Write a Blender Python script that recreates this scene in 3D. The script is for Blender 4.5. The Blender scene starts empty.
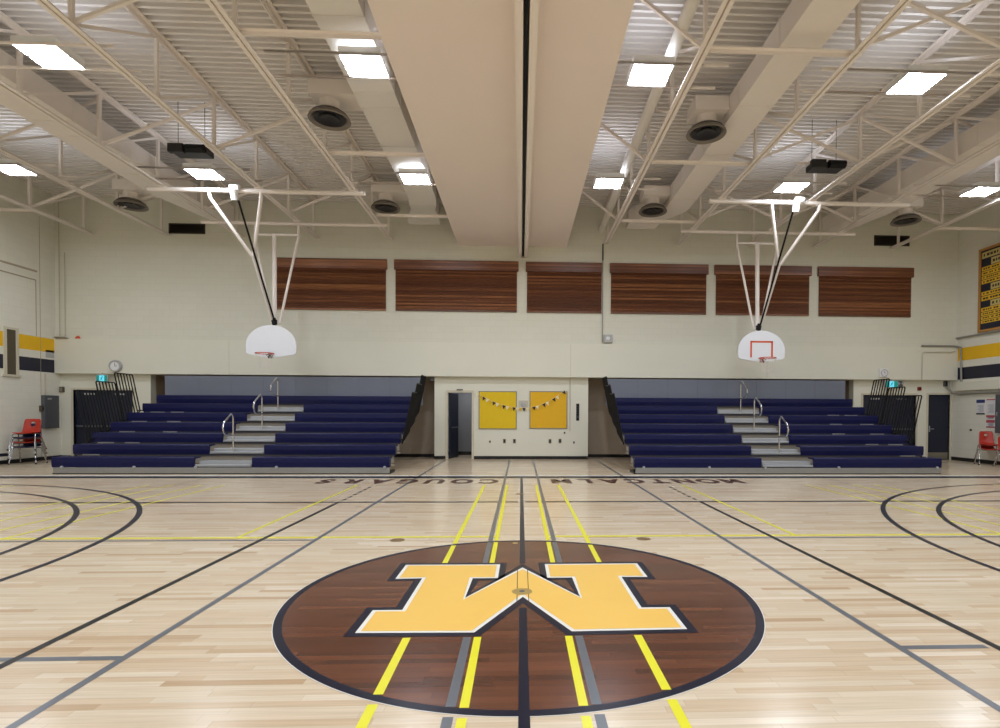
import bpy, bmesh, math, random
from mathutils import Vector, Matrix
random.seed(7)
S = bpy.context.scene
COL = S.collection
PI = math.pi

# ------------------------------------------------------------------ helpers
def lin(c):
    r = []
    for v in c:
        v = v / 255.0
        r.append(v / 12.92 if v <= 0.04045 else ((v + 0.055) / 1.055) ** 2.4)
    return (r[0], r[1], r[2], 1.0)

def mat(name, rgb, rough=0.5, metal=0.0, var=0.05, scale=6.0, spec=0.5, bump=0.0):
    m = bpy.data.materials.new(name)
    m.use_nodes = True
    nt = m.node_tree
    b = nt.nodes['Principled BSDF']
    b.inputs['Roughness'].default_value = rough
    b.inputs['Metallic'].default_value = metal
    b.inputs['Specular IOR Level'].default_value = spec
    c = lin(rgb)
    tc = nt.nodes.new('ShaderNodeTexCoord')
    nz = nt.nodes.new('ShaderNodeTexNoise')
    nz.inputs['Scale'].default_value = scale
    nz.inputs['Detail'].default_value = 4.0
    nt.links.new(tc.outputs['Object'], nz.inputs['Vector'])
    mx = nt.nodes.new('ShaderNodeMix')
    mx.data_type = 'RGBA'
    mx.inputs[6].default_value = (c[0] * (1 - var), c[1] * (1 - var), c[2] * (1 - var), 1)
    mx.inputs[7].default_value = (min(1, c[0] * (1 + var)), min(1, c[1] * (1 + var)), min(1, c[2] * (1 + var)), 1)
    nt.links.new(nz.outputs['Fac'], mx.inputs[0])
    nt.links.new(mx.outputs[2], b.inputs['Base Color'])
    if bump:
        bp = nt.nodes.new('ShaderNodeBump')
        bp.inputs['Strength'].default_value = bump
        bp.inputs['Distance'].default_value = 0.01
        nt.links.new(nz.outputs['Fac'], bp.inputs['Height'])
        nt.links.new(bp.outputs['Normal'], b.inputs['Normal'])
    return m

def emit(name, rgb, strength):
    m = bpy.data.materials.new(name)
    m.use_nodes = True
    nt = m.node_tree
    b = nt.nodes['Principled BSDF']
    b.inputs['Base Color'].default_value = (0.8, 0.8, 0.8, 1) if strength > 2 else lin([v * .5 for v in rgb])
    b.inputs['Emission Color'].default_value = lin(rgb)
    b.inputs['Emission Strength'].default_value = strength
    return m

class MB:
    """collects shapes for ONE mesh object"""
    def __init__(self):
        self.bm = bmesh.new()
    def box(self, x0, x1, y0, y1, z0, z1, bevel=0.0, M=None):
        v = [self.bm.verts.new(p) for p in ((x0, y0, z0), (x1, y0, z0), (x1, y1, z0), (x0, y1, z0),
                                            (x0, y0, z1), (x1, y0, z1), (x1, y1, z1), (x0, y1, z1))]
        fs = [(0, 3, 2, 1), (4, 5, 6, 7), (0, 1, 5, 4), (1, 2, 6, 5), (2, 3, 7, 6), (3, 0, 4, 7)]
        f = [self.bm.faces.new([v[i] for i in q]) for q in fs]
        if M is not None:
            for w in v:
                w.co = M @ w.co
        if bevel > 0:
            es = list({e for q in f for e in q.edges})
            bmesh.ops.bevel(self.bm, geom=es, offset=bevel, segments=2, affect='EDGES', profile=0.5)
        return self
    def quad(self, pts):
        self.bm.faces.new([self.bm.verts.new(p) for p in pts])
        return self
    def poly(self, pts, z):
        self.bm.faces.new([self.bm.verts.new((p[0], p[1], z)) for p in pts])
        return self
    def prism(self, prof, axis, a, b):
        """prof: 2D loop; axis 'x' -> (y,z) profile swept in x, 'y' -> (x,z), 'z' -> (x,y)"""
        def P(p, t):
            return (t, p[0], p[1]) if axis == 'x' else ((p[0], t, p[1]) if axis == 'y' else (p[0], p[1], t))
        A = [self.bm.verts.new(P(p, a)) for p in prof]
        B = [self.bm.verts.new(P(p, b)) for p in prof]
        n = len(prof)
        self.bm.faces.new(A)
        self.bm.faces.new(list(reversed(B)))
        for i in range(n):
            j = (i + 1) % n
            self.bm.faces.new([A[i], B[i], B[j], A[j]])
        return self
    def tube(self, pts, r, n=10, closed=False, radii=None):
        pts = [Vector(p) for p in pts]
        m = len(pts)
        rings = []
        up = None
        for i, p in enumerate(pts):
            if closed:
                d = (pts[(i + 1) % m] - pts[i - 1]).normalized()
            elif i == 0:
                d = (pts[1] - p).normalized()
            elif i == m - 1:
                d = (p - pts[i - 1]).normalized()
            else:
                d = ((pts[i + 1] - p).normalized() + (p - pts[i - 1]).normalized()).normalized()
            if up is None:
                up = Vector((0, 0, 1)) if abs(d.z) < 0.9 else Vector((1, 0, 0))
            s = d.cross(up).normalized()
            u = s.cross(d).normalized()
            up = u
            rr = radii[i] if radii else r
            rings.append([self.bm.verts.new(p + (s * math.cos(2 * PI * k / n) + u * math.sin(2 * PI * k / n)) * rr) for k in range(n)])
        for i in range(m if closed else m - 1):
            A, B = rings[i], rings[(i + 1) % m]
            for k in range(n):
                self.bm.faces.new([A[k], A[(k + 1) % n], B[(k + 1) % n], B[k]])
        if not closed:
            self.bm.faces.new(list(reversed(rings[0])))
            self.bm.faces.new(rings[-1])
        return self
    def bar(self, p, q, w, t):
        """rectangular bar from p to q, w across (horizontal-ish), t the other way"""
        p, q = Vector(p), Vector(q)
        d = (q - p).normalized()
        up = Vector((0, 0, 1)) if abs(d.z) < 0.95 else Vector((0, 1, 0))
        s = d.cross(up).normalized()
        u = s.cross(d).normalized()
        A = []
        for e in (p, q):
            A.append([self.bm.verts.new(e + s * a * w / 2 + u * b * t / 2) for a, b in ((-1, -1), (1, -1), (1, 1), (-1, 1))])
        self.bm.faces.new(list(reversed(A[0])))
        self.bm.faces.new(A[1])
        for k in range(4):
            self.bm.faces.new([A[0][k], A[0][(k + 1) % 4], A[1][(k + 1) % 4], A[1][k]])
        return self
    def lathe(self, prof, c=(0, 0, 0), n=32, M=None):
        """prof (r,z) list turned about z"""
        c = Vector(c)
        rings = []
        for r, z in prof:
            if r < 1e-5:
                rings.append([self.bm.verts.new(Vector((0, 0, z)))])
            else:
                rings.append([self.bm.verts.new(Vector((r * math.cos(2 * PI * k / n), r * math.sin(2 * PI * k / n), z))) for k in range(n)])
        for A, B in zip(rings, rings[1:]):
            for k in range(n):
                if len(A) == 1 and len(B) == 1:
                    continue
                if len(A) == 1:
                    self.bm.faces.new([A[0], B[(k + 1) % n], B[k]])
                elif len(B) == 1:
                    self.bm.faces.new([A[k], A[(k + 1) % n], B[0]])
                else:
                    self.bm.faces.new([A[k], A[(k + 1) % n], B[(k + 1) % n], B[k]])
        for R in rings:
            for v in R:
                v.co = ((M @ v.co) if M is not None else v.co) + c
        return self
    def xform(self, M):
        for v in self.bm.verts:
            v.co = M @ v.co
        return self
    def build(self, name, m, parent=None, smooth=False, fix=True):
        if fix:
            bmesh.ops.recalc_face_normals(self.bm, faces=self.bm.faces)
        me = bpy.data.meshes.new(name)
        self.bm.to_mesh(me)
        self.bm.free()
        me.materials.append(m)
        if smooth:
            for p in me.polygons:
                p.use_smooth = True
            try:
                me.set_sharp_from_angle(angle=math.radians(40))
            except Exception:
                pass
        o = bpy.data.objects.new(name, me)
        COL.objects.link(o)
        if parent is not None:
            o.parent = parent
        return o

def tag(o, label=None, cat=None, group=None, kind=None):
    if label: o['label'] = label
    if cat: o['category'] = cat
    if group: o['group'] = group
    if kind: o['kind'] = kind
    return o

def empty(name, loc, label, cat, group=None, rz=0.0):
    o = bpy.data.objects.new(name, None)
    COL.objects.link(o)
    o.location = loc
    o.rotation_euler = (0, 0, rz)
    o.empty_display_size = 0.1
    return tag(o, label, cat, group)

def copy_tree(o, parent=None):
    c = o.copy()
    COL.objects.link(c)
    if parent is not None:
        c.parent = parent
    for ch in list(o.children):
        copy_tree(ch, c)
    return c

def struct(o):
    o['kind'] = 'structure'
    return o

def holes(mb, x0, x1, y0, y1, z0, z1, hs):
    """a wall slab along x with rectangular holes (hx0,hx1,hz0,hz1)"""
    xs = sorted({x0, x1, *[h[0] for h in hs], *[h[1] for h in hs]})
    zs = sorted({z0, z1, *[h[2] for h in hs], *[h[3] for h in hs]})
    for i in range(len(xs) - 1):
        for j in range(len(zs) - 1):
            cx, cz = (xs[i] + xs[i + 1]) / 2, (zs[j] + zs[j + 1]) / 2
            if any(h[0] < cx < h[1] and h[2] < cz < h[3] for h in hs):
                continue
            mb.box(xs[i], xs[i + 1], y0, y1, zs[j], zs[j + 1])
    return mb

def text_mesh(s, name, m, size, parent, M, sx=1.0, bold=0.0):
    cu = bpy.data.curves.new(name, 'FONT')
    cu.body = s
    cu.size = size
    cu.align_x = 'CENTER'
    cu.align_y = 'CENTER'
    cu.offset = bold
    t = bpy.data.objects.new('tmp_text', cu)
    COL.objects.link(t)
    bpy.context.view_layer.update()
    me = bpy.data.meshes.new_from_object(t.evaluated_get(bpy.context.evaluated_depsgraph_get()))
    bpy.data.objects.remove(t)
    bpy.data.curves.remove(cu)
    me.transform(M @ Matrix.Diagonal((sx, 1, 1, 1)))
    me.name = name
    me.materials.clear()
    me.materials.append(m)
    o = bpy.data.objects.new(name, me)
    COL.objects.link(o)
    if parent is not None:
        o.parent = parent
    return o

# ------------------------------------------------------------------ wood and block materials
def wood_floor(name, ramp, plank_w=0.057, plank_l=0.95, rough=0.24, grain=0.10, wear=0.05):
    m = bpy.data.materials.new(name)
    m.use_nodes = True
    nt = m.node_tree
    N, Lk = nt.nodes, nt.links
    b = N['Principled BSDF']
    tc = N.new('ShaderNodeTexCoord')
    sp = N.new('ShaderNodeSeparateXYZ')
    Lk.new(tc.outputs['Object'], sp.inputs[0])
    def math_(op, a, c=None):
        n = N.new('ShaderNodeMath')
        n.operation = op
        for i, v in enumerate((a, c)):
            if v is None: continue
            if isinstance(v, (int, float)): n.inputs[i].default_value = v
            else: Lk.new(v, n.inputs[i])
        return n.outputs[0]
    yr = math_('DIVIDE', sp.outputs[1], plank_w)
    row = math_('FLOOR', yr)
    w1 = N.new('ShaderNodeTexWhiteNoise'); w1.noise_dimensions = '1D'
    Lk.new(row, w1.inputs['W'])
    xs = math_('ADD', math_('DIVIDE', sp.outputs[0], plank_l), math_('MULTIPLY', w1.outputs['Value'], 37.0))
    cell = math_('FLOOR', xs)
    cv = N.new('ShaderNodeCombineXYZ')
    Lk.new(cell, cv.inputs[0]); Lk.new(row, cv.inputs[1])
    w2 = N.new('ShaderNodeTexWhiteNoise'); w2.noise_dimensions = '2D'
    Lk.new(cv.outputs[0], w2.inputs['Vector'])
    rp = N.new('ShaderNodeValToRGB')
    el = rp.color_ramp.elements
    while len(el) < len(ramp): el.new(0.5)
    for e, (p, c) in zip(el, ramp):
        e.position = p; e.color = lin(c)
    Lk.new(w2.outputs['Value'], rp.inputs[0])
    # grain streaks along the planks
    mp = N.new('ShaderNodeMapping'); mp.inputs['Scale'].default_value = (1.6, 42.0, 1.0)
    Lk.new(tc.outputs['Object'], mp.inputs[0])
    nz = N.new('ShaderNodeTexNoise'); nz.inputs['Scale'].default_value = 1.3; nz.inputs['Detail'].default_value = 5
    Lk.new(mp.outputs[0], nz.inputs['Vector'])
    mr = N.new('ShaderNodeMapRange'); mr.inputs[1].default_value = 0.25; mr.inputs[2].default_value = 0.75
    mr.inputs[3].default_value = 1 - grain; mr.inputs[4].default_value = 1 + grain
    Lk.new(nz.outputs['Fac'], mr.inputs[0])
    # thin seams between strips
    fy = math_('FRACT', yr)
    seam = math_('LESS_THAN', fy, 0.035)
    fx = math_('FRACT', xs)
    butt = math_('LESS_THAN', fx, 0.0035)
    sm = math_('MULTIPLY', math_('MAXIMUM', seam, butt), 0.22)
    k = math_('MULTIPLY', mr.outputs[0], math_('SUBTRACT', 1.0, sm))
    vm = N.new('ShaderNodeVectorMath'); vm.operation = 'SCALE'
    Lk.new(rp.outputs[0], vm.inputs[0]); Lk.new(k, vm.inputs['Scale'])
    Lk.new(vm.outputs[0], b.inputs['Base Color'])
    # gloss of the lacquer, a little worn
    n2 = N.new('ShaderNodeTexNoise'); n2.inputs['Scale'].default_value = 1.2; n2.inputs['Detail'].default_value = 3
    Lk.new(tc.outputs['Object'], n2.inputs['Vector'])
    r2 = N.new('ShaderNodeMapRange'); r2.inputs[3].default_value = rough - wear; r2.inputs[4].default_value = rough + wear
    Lk.new(n2.outputs['Fac'], r2.inputs[0])
    Lk.new(r2.outputs[0], b.inputs['Roughness'])
    b.inputs['Specular IOR Level'].default_value = 0.5
    bp = N.new('ShaderNodeBump'); bp.inputs['Strength'].default_value = 0.05; bp.inputs['Distance'].default_value = 0.002
    Lk.new(nz.outputs['Fac'], bp.inputs['Height'])
    Lk.new(bp.outputs['Normal'], b.inputs['Normal'])
    return m

def block_wall(name, rgb, axis, bw=0.40, bh=0.20, rough=0.45):
    m = bpy.data.materials.new(name)
    m.use_nodes = True
    nt = m.node_tree
    N, Lk = nt.nodes, nt.links
    b = N['Principled BSDF']
    tc = N.new('ShaderNodeTexCoord')
    sp = N.new('ShaderNodeSeparateXYZ')
    Lk.new(tc.outputs['Object'], sp.inputs[0])
    cv = N.new('ShaderNodeCombineXYZ')
    Lk.new(sp.outputs[0 if axis == 'x' else 1], cv.inputs[0])
    Lk.new(sp.outputs[2], cv.inputs[1])
    br = N.new('ShaderNodeTexBrick')
    br.inputs['Scale'].default_value = 1.0
    br.inputs['Brick Width'].default_value = bw
    br.inputs['Row Height'].default_value = bh
    br.inputs['Mortar Size'].default_value = 0.006
    br.inputs['Mortar Smooth'].default_value = 0.3
    c = lin(rgb)
    br.inputs['Color1'].default_value = c
    br.inputs['Color2'].default_value = (c[0] * 0.975, c[1] * 0.975, c[2] * 0.97, 1)
    br.inputs['Mortar'].default_value = (c[0] * 0.92, c[1] * 0.92, c[2] * 0.91, 1)
    Lk.new(cv.outputs[0], br.inputs['Vector'])
    Lk.new(br.outputs['Color'], b.inputs['Base Color'])
    b.inputs['Roughness'].default_value = rough
    b.inputs['Specular IOR Level'].default_value = 0.35
    bp = N.new('ShaderNodeBump'); bp.inputs['Strength'].default_value = 0.18; bp.inputs['Distance'].default_value = 0.005
    bp.invert = True
    Lk.new(br.outputs['Fac'], bp.inputs['Height'])
    Lk.new(bp.outputs['Normal'], b.inputs['Normal'])
    return m

def blind_wood(name):
    m = bpy.data.materials.new(name)
    m.use_nodes = True
    nt = m.node_tree
    N, Lk = nt.nodes, nt.links
    b = N['Principled BSDF']
    tc = N.new('ShaderNodeTexCoord')
    sp = N.new('ShaderNodeSeparateXYZ')
    Lk.new(tc.outputs['Object'], sp.inputs[0])
    dv = N.new('ShaderNodeMath'); dv.operation = 'DIVIDE'; dv.inputs[1].default_value = 0.05
    Lk.new(sp.outputs[2], dv.inputs[0])
    fl = N.new('ShaderNodeMath'); fl.operation = 'FLOOR'
    Lk.new(dv.outputs[0], fl.inputs[0])
    oi = N.new('ShaderNodeObjectInfo')
    mu = N.new('ShaderNodeMath'); mu.operation = 'MULTIPLY_ADD'; mu.inputs[1].default_value = 91.0
    Lk.new(oi.outputs['Random'], mu.inputs[0]); Lk.new(fl.outputs[0], mu.inputs[2])
    wn = N.new('ShaderNodeTexWhiteNoise'); wn.noise_dimensions = '1D'
    Lk.new(mu.outputs[0], wn.inputs['W'])
    mp = N.new('ShaderNodeMapping'); mp.inputs['Scale'].default_value = (0.6, 1, 14)
    Lk.new(tc.outputs['Object'], mp.inputs[0])
    nz = N.new('ShaderNodeTexNoise'); nz.inputs['Scale'].default_value = 2.0; nz.inputs['Detail'].default_value = 4
    Lk.new(mp.outputs[0], nz.inputs['Vector'])
    av = N.new('ShaderNodeMath'); av.operation = 'MULTIPLY_ADD'; av.inputs[1].default_value = 0.55
    Lk.new(wn.outputs['Value'], av.inputs[0])
    h = N.new('ShaderNodeMath'); h.operation = 'MULTIPLY'; h.inputs[1].default_value = 0.5
    Lk.new(nz.outputs['Fac'], h.inputs[0]); Lk.new(h.outputs[0], av.inputs[2])
    rp = N.new('ShaderNodeValToRGB')
    e = rp.color_ramp.elements
    e[0].position = 0.15; e[0].color = lin((88, 52, 33))
    e[1].position = 0.95; e[1].color = lin((186, 126, 80))
    n = e.new(0.6); n.color = lin((118, 71, 45))
    Lk.new(av.outputs[0], rp.inputs[0])
    Lk.new(rp.outputs[0], b.inputs['Base Color'])
    b.inputs['Roughness'].default_value = 0.38
    return m

# ------------------------------------------------------------------ materials
M_floor = wood_floor('maple_floor', [(0.0, (186, 158, 124)), (0.07, (204, 181, 151)), (0.5, (209, 190, 162)), (0.9, (214, 198, 172)), (1.0, (222, 207, 184))], plank_l=0.75, rough=0.20, wear=0.03)
M_brown = wood_floor('stained_floor', [(0.0, (80, 45, 27)), (0.4, (93, 53, 33)), (0.8, (100, 58, 37)), (1.0, (112, 66, 42))], rough=0.24, grain=0.16)
M_block_b = block_wall('painted_block_back', (222, 220, 204), 'x')
M_block_s = block_wall('painted_block_side', (232, 229, 215), 'y')
M_beam = mat('painted_beam', (224, 222, 205), 0.5, var=0.02, scale=1.5)
M_recess = mat('recess_shadow_tone', (176, 160, 140), 0.6, var=0.03)  # recess shadow put into a browner wall colour; left wall trim shares it
M_inner = mat('corridor_paint', (140, 142, 148), 0.6, var=0.03)
M_steel = mat('painted_steel', (238, 229, 221), 0.5, var=0.03)
M_deck = mat('painted_deck', (230, 225, 220), 0.6, var=0.03, scale=2, spec=0.2)
M_soffit = mat('soffit_board', (240, 227, 219), 0.6, var=0.02, scale=1.2)
M_duct = mat('painted_duct', (234, 226, 218), 0.5, var=0.02)
M_duct_w = mat('white_duct', (224, 220, 212), 0.42, var=0.02)
M_dark = mat('dark_metal', (24, 23, 24), 0.45, var=0.1)
M_black = mat('black_paint', (12, 12, 14), 0.5, var=0.1, spec=0.25)
M_cone = mat('diffuser_grey', (120, 112, 102), 0.45, var=0.05)
M_navy = mat('navy_paint', (24, 26, 48), 0.3, var=0.05)
M_navy_line = mat('navy_line', (15, 17, 38), 0.3, var=0.05, spec=0.25)
M_black_line = mat('black_line', (8, 8, 11), 0.3, var=0.05, spec=0.25)
M_grey_line = mat('grey_line', (94, 98, 103), 0.28, var=0.04)
M_yel_line = mat('yellow_line', (228, 222, 40), 0.28, var=0.03)
M_white_line = mat('white_line', (232, 230, 222), 0.28, var=0.03)
M_gold = mat('gold_paint', (240, 194, 92), 0.28, var=0.03, scale=3)
M_letter = mat('brown_letter', (72, 44, 36), 0.35, var=0.05, spec=0.25)
M_brass = mat('brass_plate', (196, 168, 100), 0.35, 0.6, var=0.05)
M_socket = mat('socket_lid', (132, 104, 66), 0.35, 0.3, var=0.08)
M_seat = mat('navy_seat', (9, 14, 66), 0.42, var=0.06, scale=3, spec=0.3)
M_alu = mat('aluminium', (178, 182, 188), 0.38, 0.65, var=0.05)
M_skirt = mat('galvanised', (150, 150, 148), 0.42, 0.5, var=0.07)
M_deckboard = mat('deck_ply', (148, 140, 128), 0.5, var=0.08)
M_chrome = mat('chrome', (205, 205, 208), 0.16, 1.0, var=0.02)
M_greypanel = mat('grey_panel', (116, 121, 134), 0.5, var=0.03, scale=1.5)
M_blind = blind_wood('walnut_blind')
M_door = mat('navy_door', (20, 26, 46), 0.42, var=0.05)
M_frame = mat('door_frame', (208, 200, 178), 0.45, var=0.02)
M_base = mat('black_vinyl', (18, 17, 18), 0.4, var=0.05)
M_yellow = mat('yellow_board', (228, 192, 14), 0.7, var=0.05, scale=8)
M_amber = mat('amber_board', (230, 178, 22), 0.7, var=0.05, scale=8)
M_stripe_y = mat('yellow_wall_paint', (240, 188, 6), 0.5, var=0.03)
M_stripe_n = mat('navy_wall_paint', (18, 20, 44), 0.5, var=0.03)
M_white = mat('white_plastic', (232, 232, 230), 0.4, var=0.02)
M_board = mat('white_backboard', (226, 228, 232), 0.3, var=0.02)
M_orange = mat('orange_paint', (206, 72, 26), 0.4, var=0.05)
M_net = mat('net_cord', (222, 216, 204), 0.7, var=0.04)
M_red = mat('red_shell', (180, 44, 22), 0.4, var=0.05)
M_navyshell = mat('navy_shell', (24, 28, 70), 0.4, var=0.05)
M_grey = mat('grey_enamel', (84, 86, 90), 0.45, var=0.04)
M_lgrey = mat('light_grey', (176, 176, 174), 0.45, var=0.03)
M_conduit = mat('conduit_steel', (150, 148, 140), 0.4, 0.3, var=0.03)
M_conduit_p = mat('painted_conduit', (196, 188, 168), 0.5, var=0.02)
M_oak = mat('oak_frame', (186, 132, 64), 0.45, var=0.08, scale=12)
M_bronze = mat('bronze_panel', (82, 72, 54), 0.5, var=0.1, scale=20)
M_cream = mat('cream_pennant', (240, 228, 186), 0.7, var=0.03)
M_kick = mat('kick_plate', (150, 144, 128), 0.35, 0.6, var=0.05)
M_alarm = mat('alarm_red', (150, 34, 22), 0.4, var=0.05)
M_paper = mat('paper', (226, 224, 226), 0.7, var=0.02)
M_pblue = mat('poster_blue', (46, 56, 108), 0.6, var=0.04)
M_pred = mat('poster_red', (176, 76, 88), 0.6, var=0.04)
M_pdark = mat('poster_dark', (52, 54, 60), 0.6, var=0.04)
M_ptext = mat('poster_text', (150, 150, 164), 0.7, var=0.04)
M_byel = mat('board_yellow', (234, 188, 44), 0.55, var=0.05)
M_bpale = mat('board_pale', (206, 188, 120), 0.55, var=0.05)
M_bink = mat('board_ink', (70, 56, 22), 0.6, var=0.05)
M_vent = mat('vent_brown', (58, 50, 45), 0.5)
M_seam = mat('panel_joint', (102, 107, 120), 0.5)
M_greydark = mat('dark_nose', (52, 52, 62), 0.5)
M_gold_p = mat('gold_pennant', (222, 178, 30), 0.7, var=0.03)
M_green = emit('exit_green', (16, 140, 130), 0.35)
M_exitw = emit('exit_white', (110, 215, 240), 0.55)
LIGHT_E = 45.0
M_light = emit('led_panel', (234, 242, 255), LIGHT_E)
M_up = emit('led_uplight', (226, 236, 255), 6.5)

# ------------------------------------------------------------------ room
XL, XR, YF = -14.20, 14.24, -8.6
Y_UP, Y_BEAM, Y_LOW, Y_REC = 17.33, 17.28, 17.50, 18.35
Z_BEAM, Z_LEDGE, Z_DECK = 2.62, 3.68, 8.00
XC = 0.022                                    # centre of the court
YC = 4.44

floor = struct(MB().quad([(XL - .4, YF - .4, 0), (XR + .4, YF - .4, 0), (XR + .4, 19.6, 0), (XL - .4, 19.6, 0)]).build('floor', M_floor))

wl = MB().box(XL - .3, XL, YF, 18.6, 0, 8.25)
wall_left = struct(wl.build('wall_left', M_block_s))
wr = MB().box(XR, XR + .3, YF, 18.6, 0, 8.25)
wall_right = struct(wr.build('wall_right', M_block_s))
wall_front = struct(MB().box(XL, XR, YF - .3, YF, 0, 8.25).build('wall_front', M_block_b))

DL = (-13.82, -12.03, 0, 2.13)      # double door left
DC = (-2.32, -1.56, 0, 2.12)        # open doorway in the middle
DD = (11.22, 13.01, 0, 2.13)        # double door right
DR = (13.43, 14.17, 0, 2.15)        # single door right
wb = MB()
wb.box(XL, XR, Y_UP, 17.7, Z_LEDGE, 8.25)
wall_back = struct(wb.build('wall_back', M_block_b))
wb = MB()
holes(wb, XL, -11.5, Y_LOW, 17.75, 0, Z_BEAM, [DL])
holes(wb, -2.74, 2.16, Y_LOW, 17.62, 0, Z_BEAM, [DC])
holes(wb, 10.9, XR, Y_LOW, 17.75, 0, Z_BEAM, [DD, DR])
struct(wb.build('wall_back_lower', M_beam))
rc = MB()
rc.box(-11.6, -2.64, Y_REC, 18.5, 0, Z_BEAM + .1)
rc.box(2.06, 11.0, Y_REC, 18.5, 0, Z_BEAM + .1)
rc.box(-11.6, -11.5, 17.75, Y_REC, 0, Z_BEAM + .1)
rc.box(-2.74, -2.66, 17.62, Y_REC, 0, Z_BEAM + .1)
rc.box(2.08, 2.16, 17.62, Y_REC, 0, Z_BEAM + .1)
rc.box(10.9, 11.0, 17.75, Y_REC, 0, Z_BEAM + .1)
rc.box(-11.6, -2.64, 17.7, Y_REC, Z_BEAM, Z_BEAM + .1)
rc.box(2.06, 11.0, 17.7, Y_REC, Z_BEAM, Z_BEAM + .1)
struct(rc.build('wall_recess', M_recess))
bm_ = MB().box(XL, XR, Y_BEAM, 17.7, Z_BEAM, Z_LEDGE)
beam = struct(bm_.build('trim_1', M_beam))
# narrow joints on the big painted beam
jt = MB()
for x in (-9.0, 1.57, 7.9):
    jt.box(x - .006, x + .006, Y_BEAM - .002, Y_BEAM + .01, Z_BEAM + .02, Z_LEDGE - .01)
struct(jt.build('beam_joint', M_conduit_p, beam))
# corridor behind the open doorway
cr = MB()
cr.box(-2.9, -1.0, 19.3, 19.4, 0, 2.6)
cr.box(-2.66, -2.56, 17.62, 19.3, 0, 2.6)
cr.box(-1.1, -1.0, 17.62, 19.3, 0, 2.6)
cr.box(-2.9, -1.0, 17.62, 19.4, 2.5, 2.6)
corr = struct(cr.build('wall_corridor', M_inner))
struct(MB().box(-2.56, -1.1, 19.28, 19.302, 0, .12).build('baseboard_corridor', M_base))

# baseboards
bb = MB()
for a, b_ in ((XL, DL[0] - .06), (DL[1] + .06, -11.5)):
    bb.box(a, b_, Y_LOW - .012, Y_LOW + .01, 0, .10)
for a, b_ in ((-2.74, DC[0] - .07), (DC[1] + .07, 2.16)):
    bb.box(a, b_, Y_LOW - .012, Y_LOW + .01, 0, .10)
for a, b_ in ((10.9, DD[0] - .06), (DD[1] + .06, DR[0] - .06)):
    bb.box(a, b_, Y_LOW - .012, Y_LOW + .01, 0, .10)
bb.box(-11.5, -2.74, Y_REC - .012, Y_REC + .01, 0, .10)
bb.box(2.16, 10.9, Y_REC - .012, Y_REC + .01, 0, .10)
struct(bb.build('baseboard_back', M_base))
struct(MB().box(XL - .01, XL + .014, YF, Y_LOW, 0, .11).build('baseboard_left', M_base))
struct(MB().box(XR - .014, XR + .01, YF, Y_LOW, 0, .11).build('baseboard_right', M_base))

# painted bands on the side walls
for wall, x, s, segs in ((wall_left, XL, 1, [(YF, 15.63), (16.08, Y_BEAM)]), (wall_right, XR, -1, [(YF, Y_BEAM)])):
    for a, b_ in segs:
        struct(MB().box(min(x, x + s * .003), max(x, x + s * .003), a, b_, 3.24, 3.65).build('painted_stripe', M_stripe_y, wall))
        struct(MB().box(min(x, x + s * .003), max(x, x + s * .003), a, b_, 2.63, 3.02).build('painted_stripe', M_stripe_n, wall))
struct(MB().box(XL, XL + .003, YF, 15.74, .215, .30).build('painted_stripe', M_stripe_n, wall_left))
struct(MB().box(XL, XL + .003, 16.98, Y_BEAM, 3.07, 3.30).build('paint_patch', M_lgrey, wall_left))
# joints and raised outlines on the left wall
oj = MB()
oj.box(XL, XL + .02, YF, 16.70, 5.53, 5.58)
oj.box(XL, XL + .02, YF, 16.66, 5.28, 5.31)
oj.box(XL, XL + .012, 16.66, 16.672, 3.66, 5.30)
oj.box(XL, XL + .006, 16.80, 16.81, 0.1, 7.2)
struct(oj.build('trim_2', M_recess))
# boxed ledge along the right wall
struct(MB().box(XR - .10, XR, YF, 17.27, 2.26, 2.55, bevel=.01).build('trim_3', M_beam))

# window slot on the left wall
w1 = struct(MB().box(XL, XL + .012, 15.72, 16.0, 2.48, 3.73).build('window_1', M_bronze))
fr = MB()
fr.box(XL, XL + .03, 15.64, 15.72, 2.48, 3.73).box(XL, XL + .03, 16.0, 16.08, 2.48, 3.73)
fr.box(XL, XL + .03, 15.64, 16.08, 3.73, 3.79).box(XL, XL + .05, 15.60, 16.12, 2.42, 2.48)
struct(fr.build('window_frame', M_frame, w1))

# roof deck: ribbed steel sheet, ribs running along the room
dk = MB()
p = .152
y = YF - .3
prof = []
while y < 17.9:
    prof += [(y, Z_DECK), (y + .050, Z_DECK), (y + .055, Z_DECK + .100), (y + .147, Z_DECK + .100)]
    y += p
va = [dk.bm.verts.new((XL - .3, a, b_)) for a, b_ in prof]
vb = [dk.bm.verts.new((XR + .3, a, b_)) for a, b_ in prof]
for i in range(len(prof) - 1):
    dk.bm.faces.new([va[i], va[i + 1], vb[i + 1], vb[i]])
deck = struct(dk.build('ceiling', M_deck))
struct(MB().box(XL - .3, XR + .3, YF - .3, 18.6, 8.20, 8.3).build('ceiling_roof', M_deck))
# boxed soffit down the middle
struct(MB().box(-1.98, 1.43, YF, Y_UP, 6.72, 8.0).build('ceiling_soffit', M_soffit))

# ------------------------------------------------------------------ court markings (paint, part of the floor)
def strip(name, x0, x1, y0, y1, m, z):
    return struct(MB().quad([(x0, y0, z), (x1, y0, z), (x1, y1, z), (x0, y1, z)]).build(name, m, floor))

R0 = 1.83
def disc_pts(r, n=128, a0=0.0, a1=2 * PI, cx=XC, cy=YC):
    return [(cx + r * math.cos(a0 + (a1 - a0) * i / n), cy + r * math.sin(a0 + (a1 - a0) * i / n)) for i in range(n if a1 - a0 > 6.28 else n + 1)]

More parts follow.
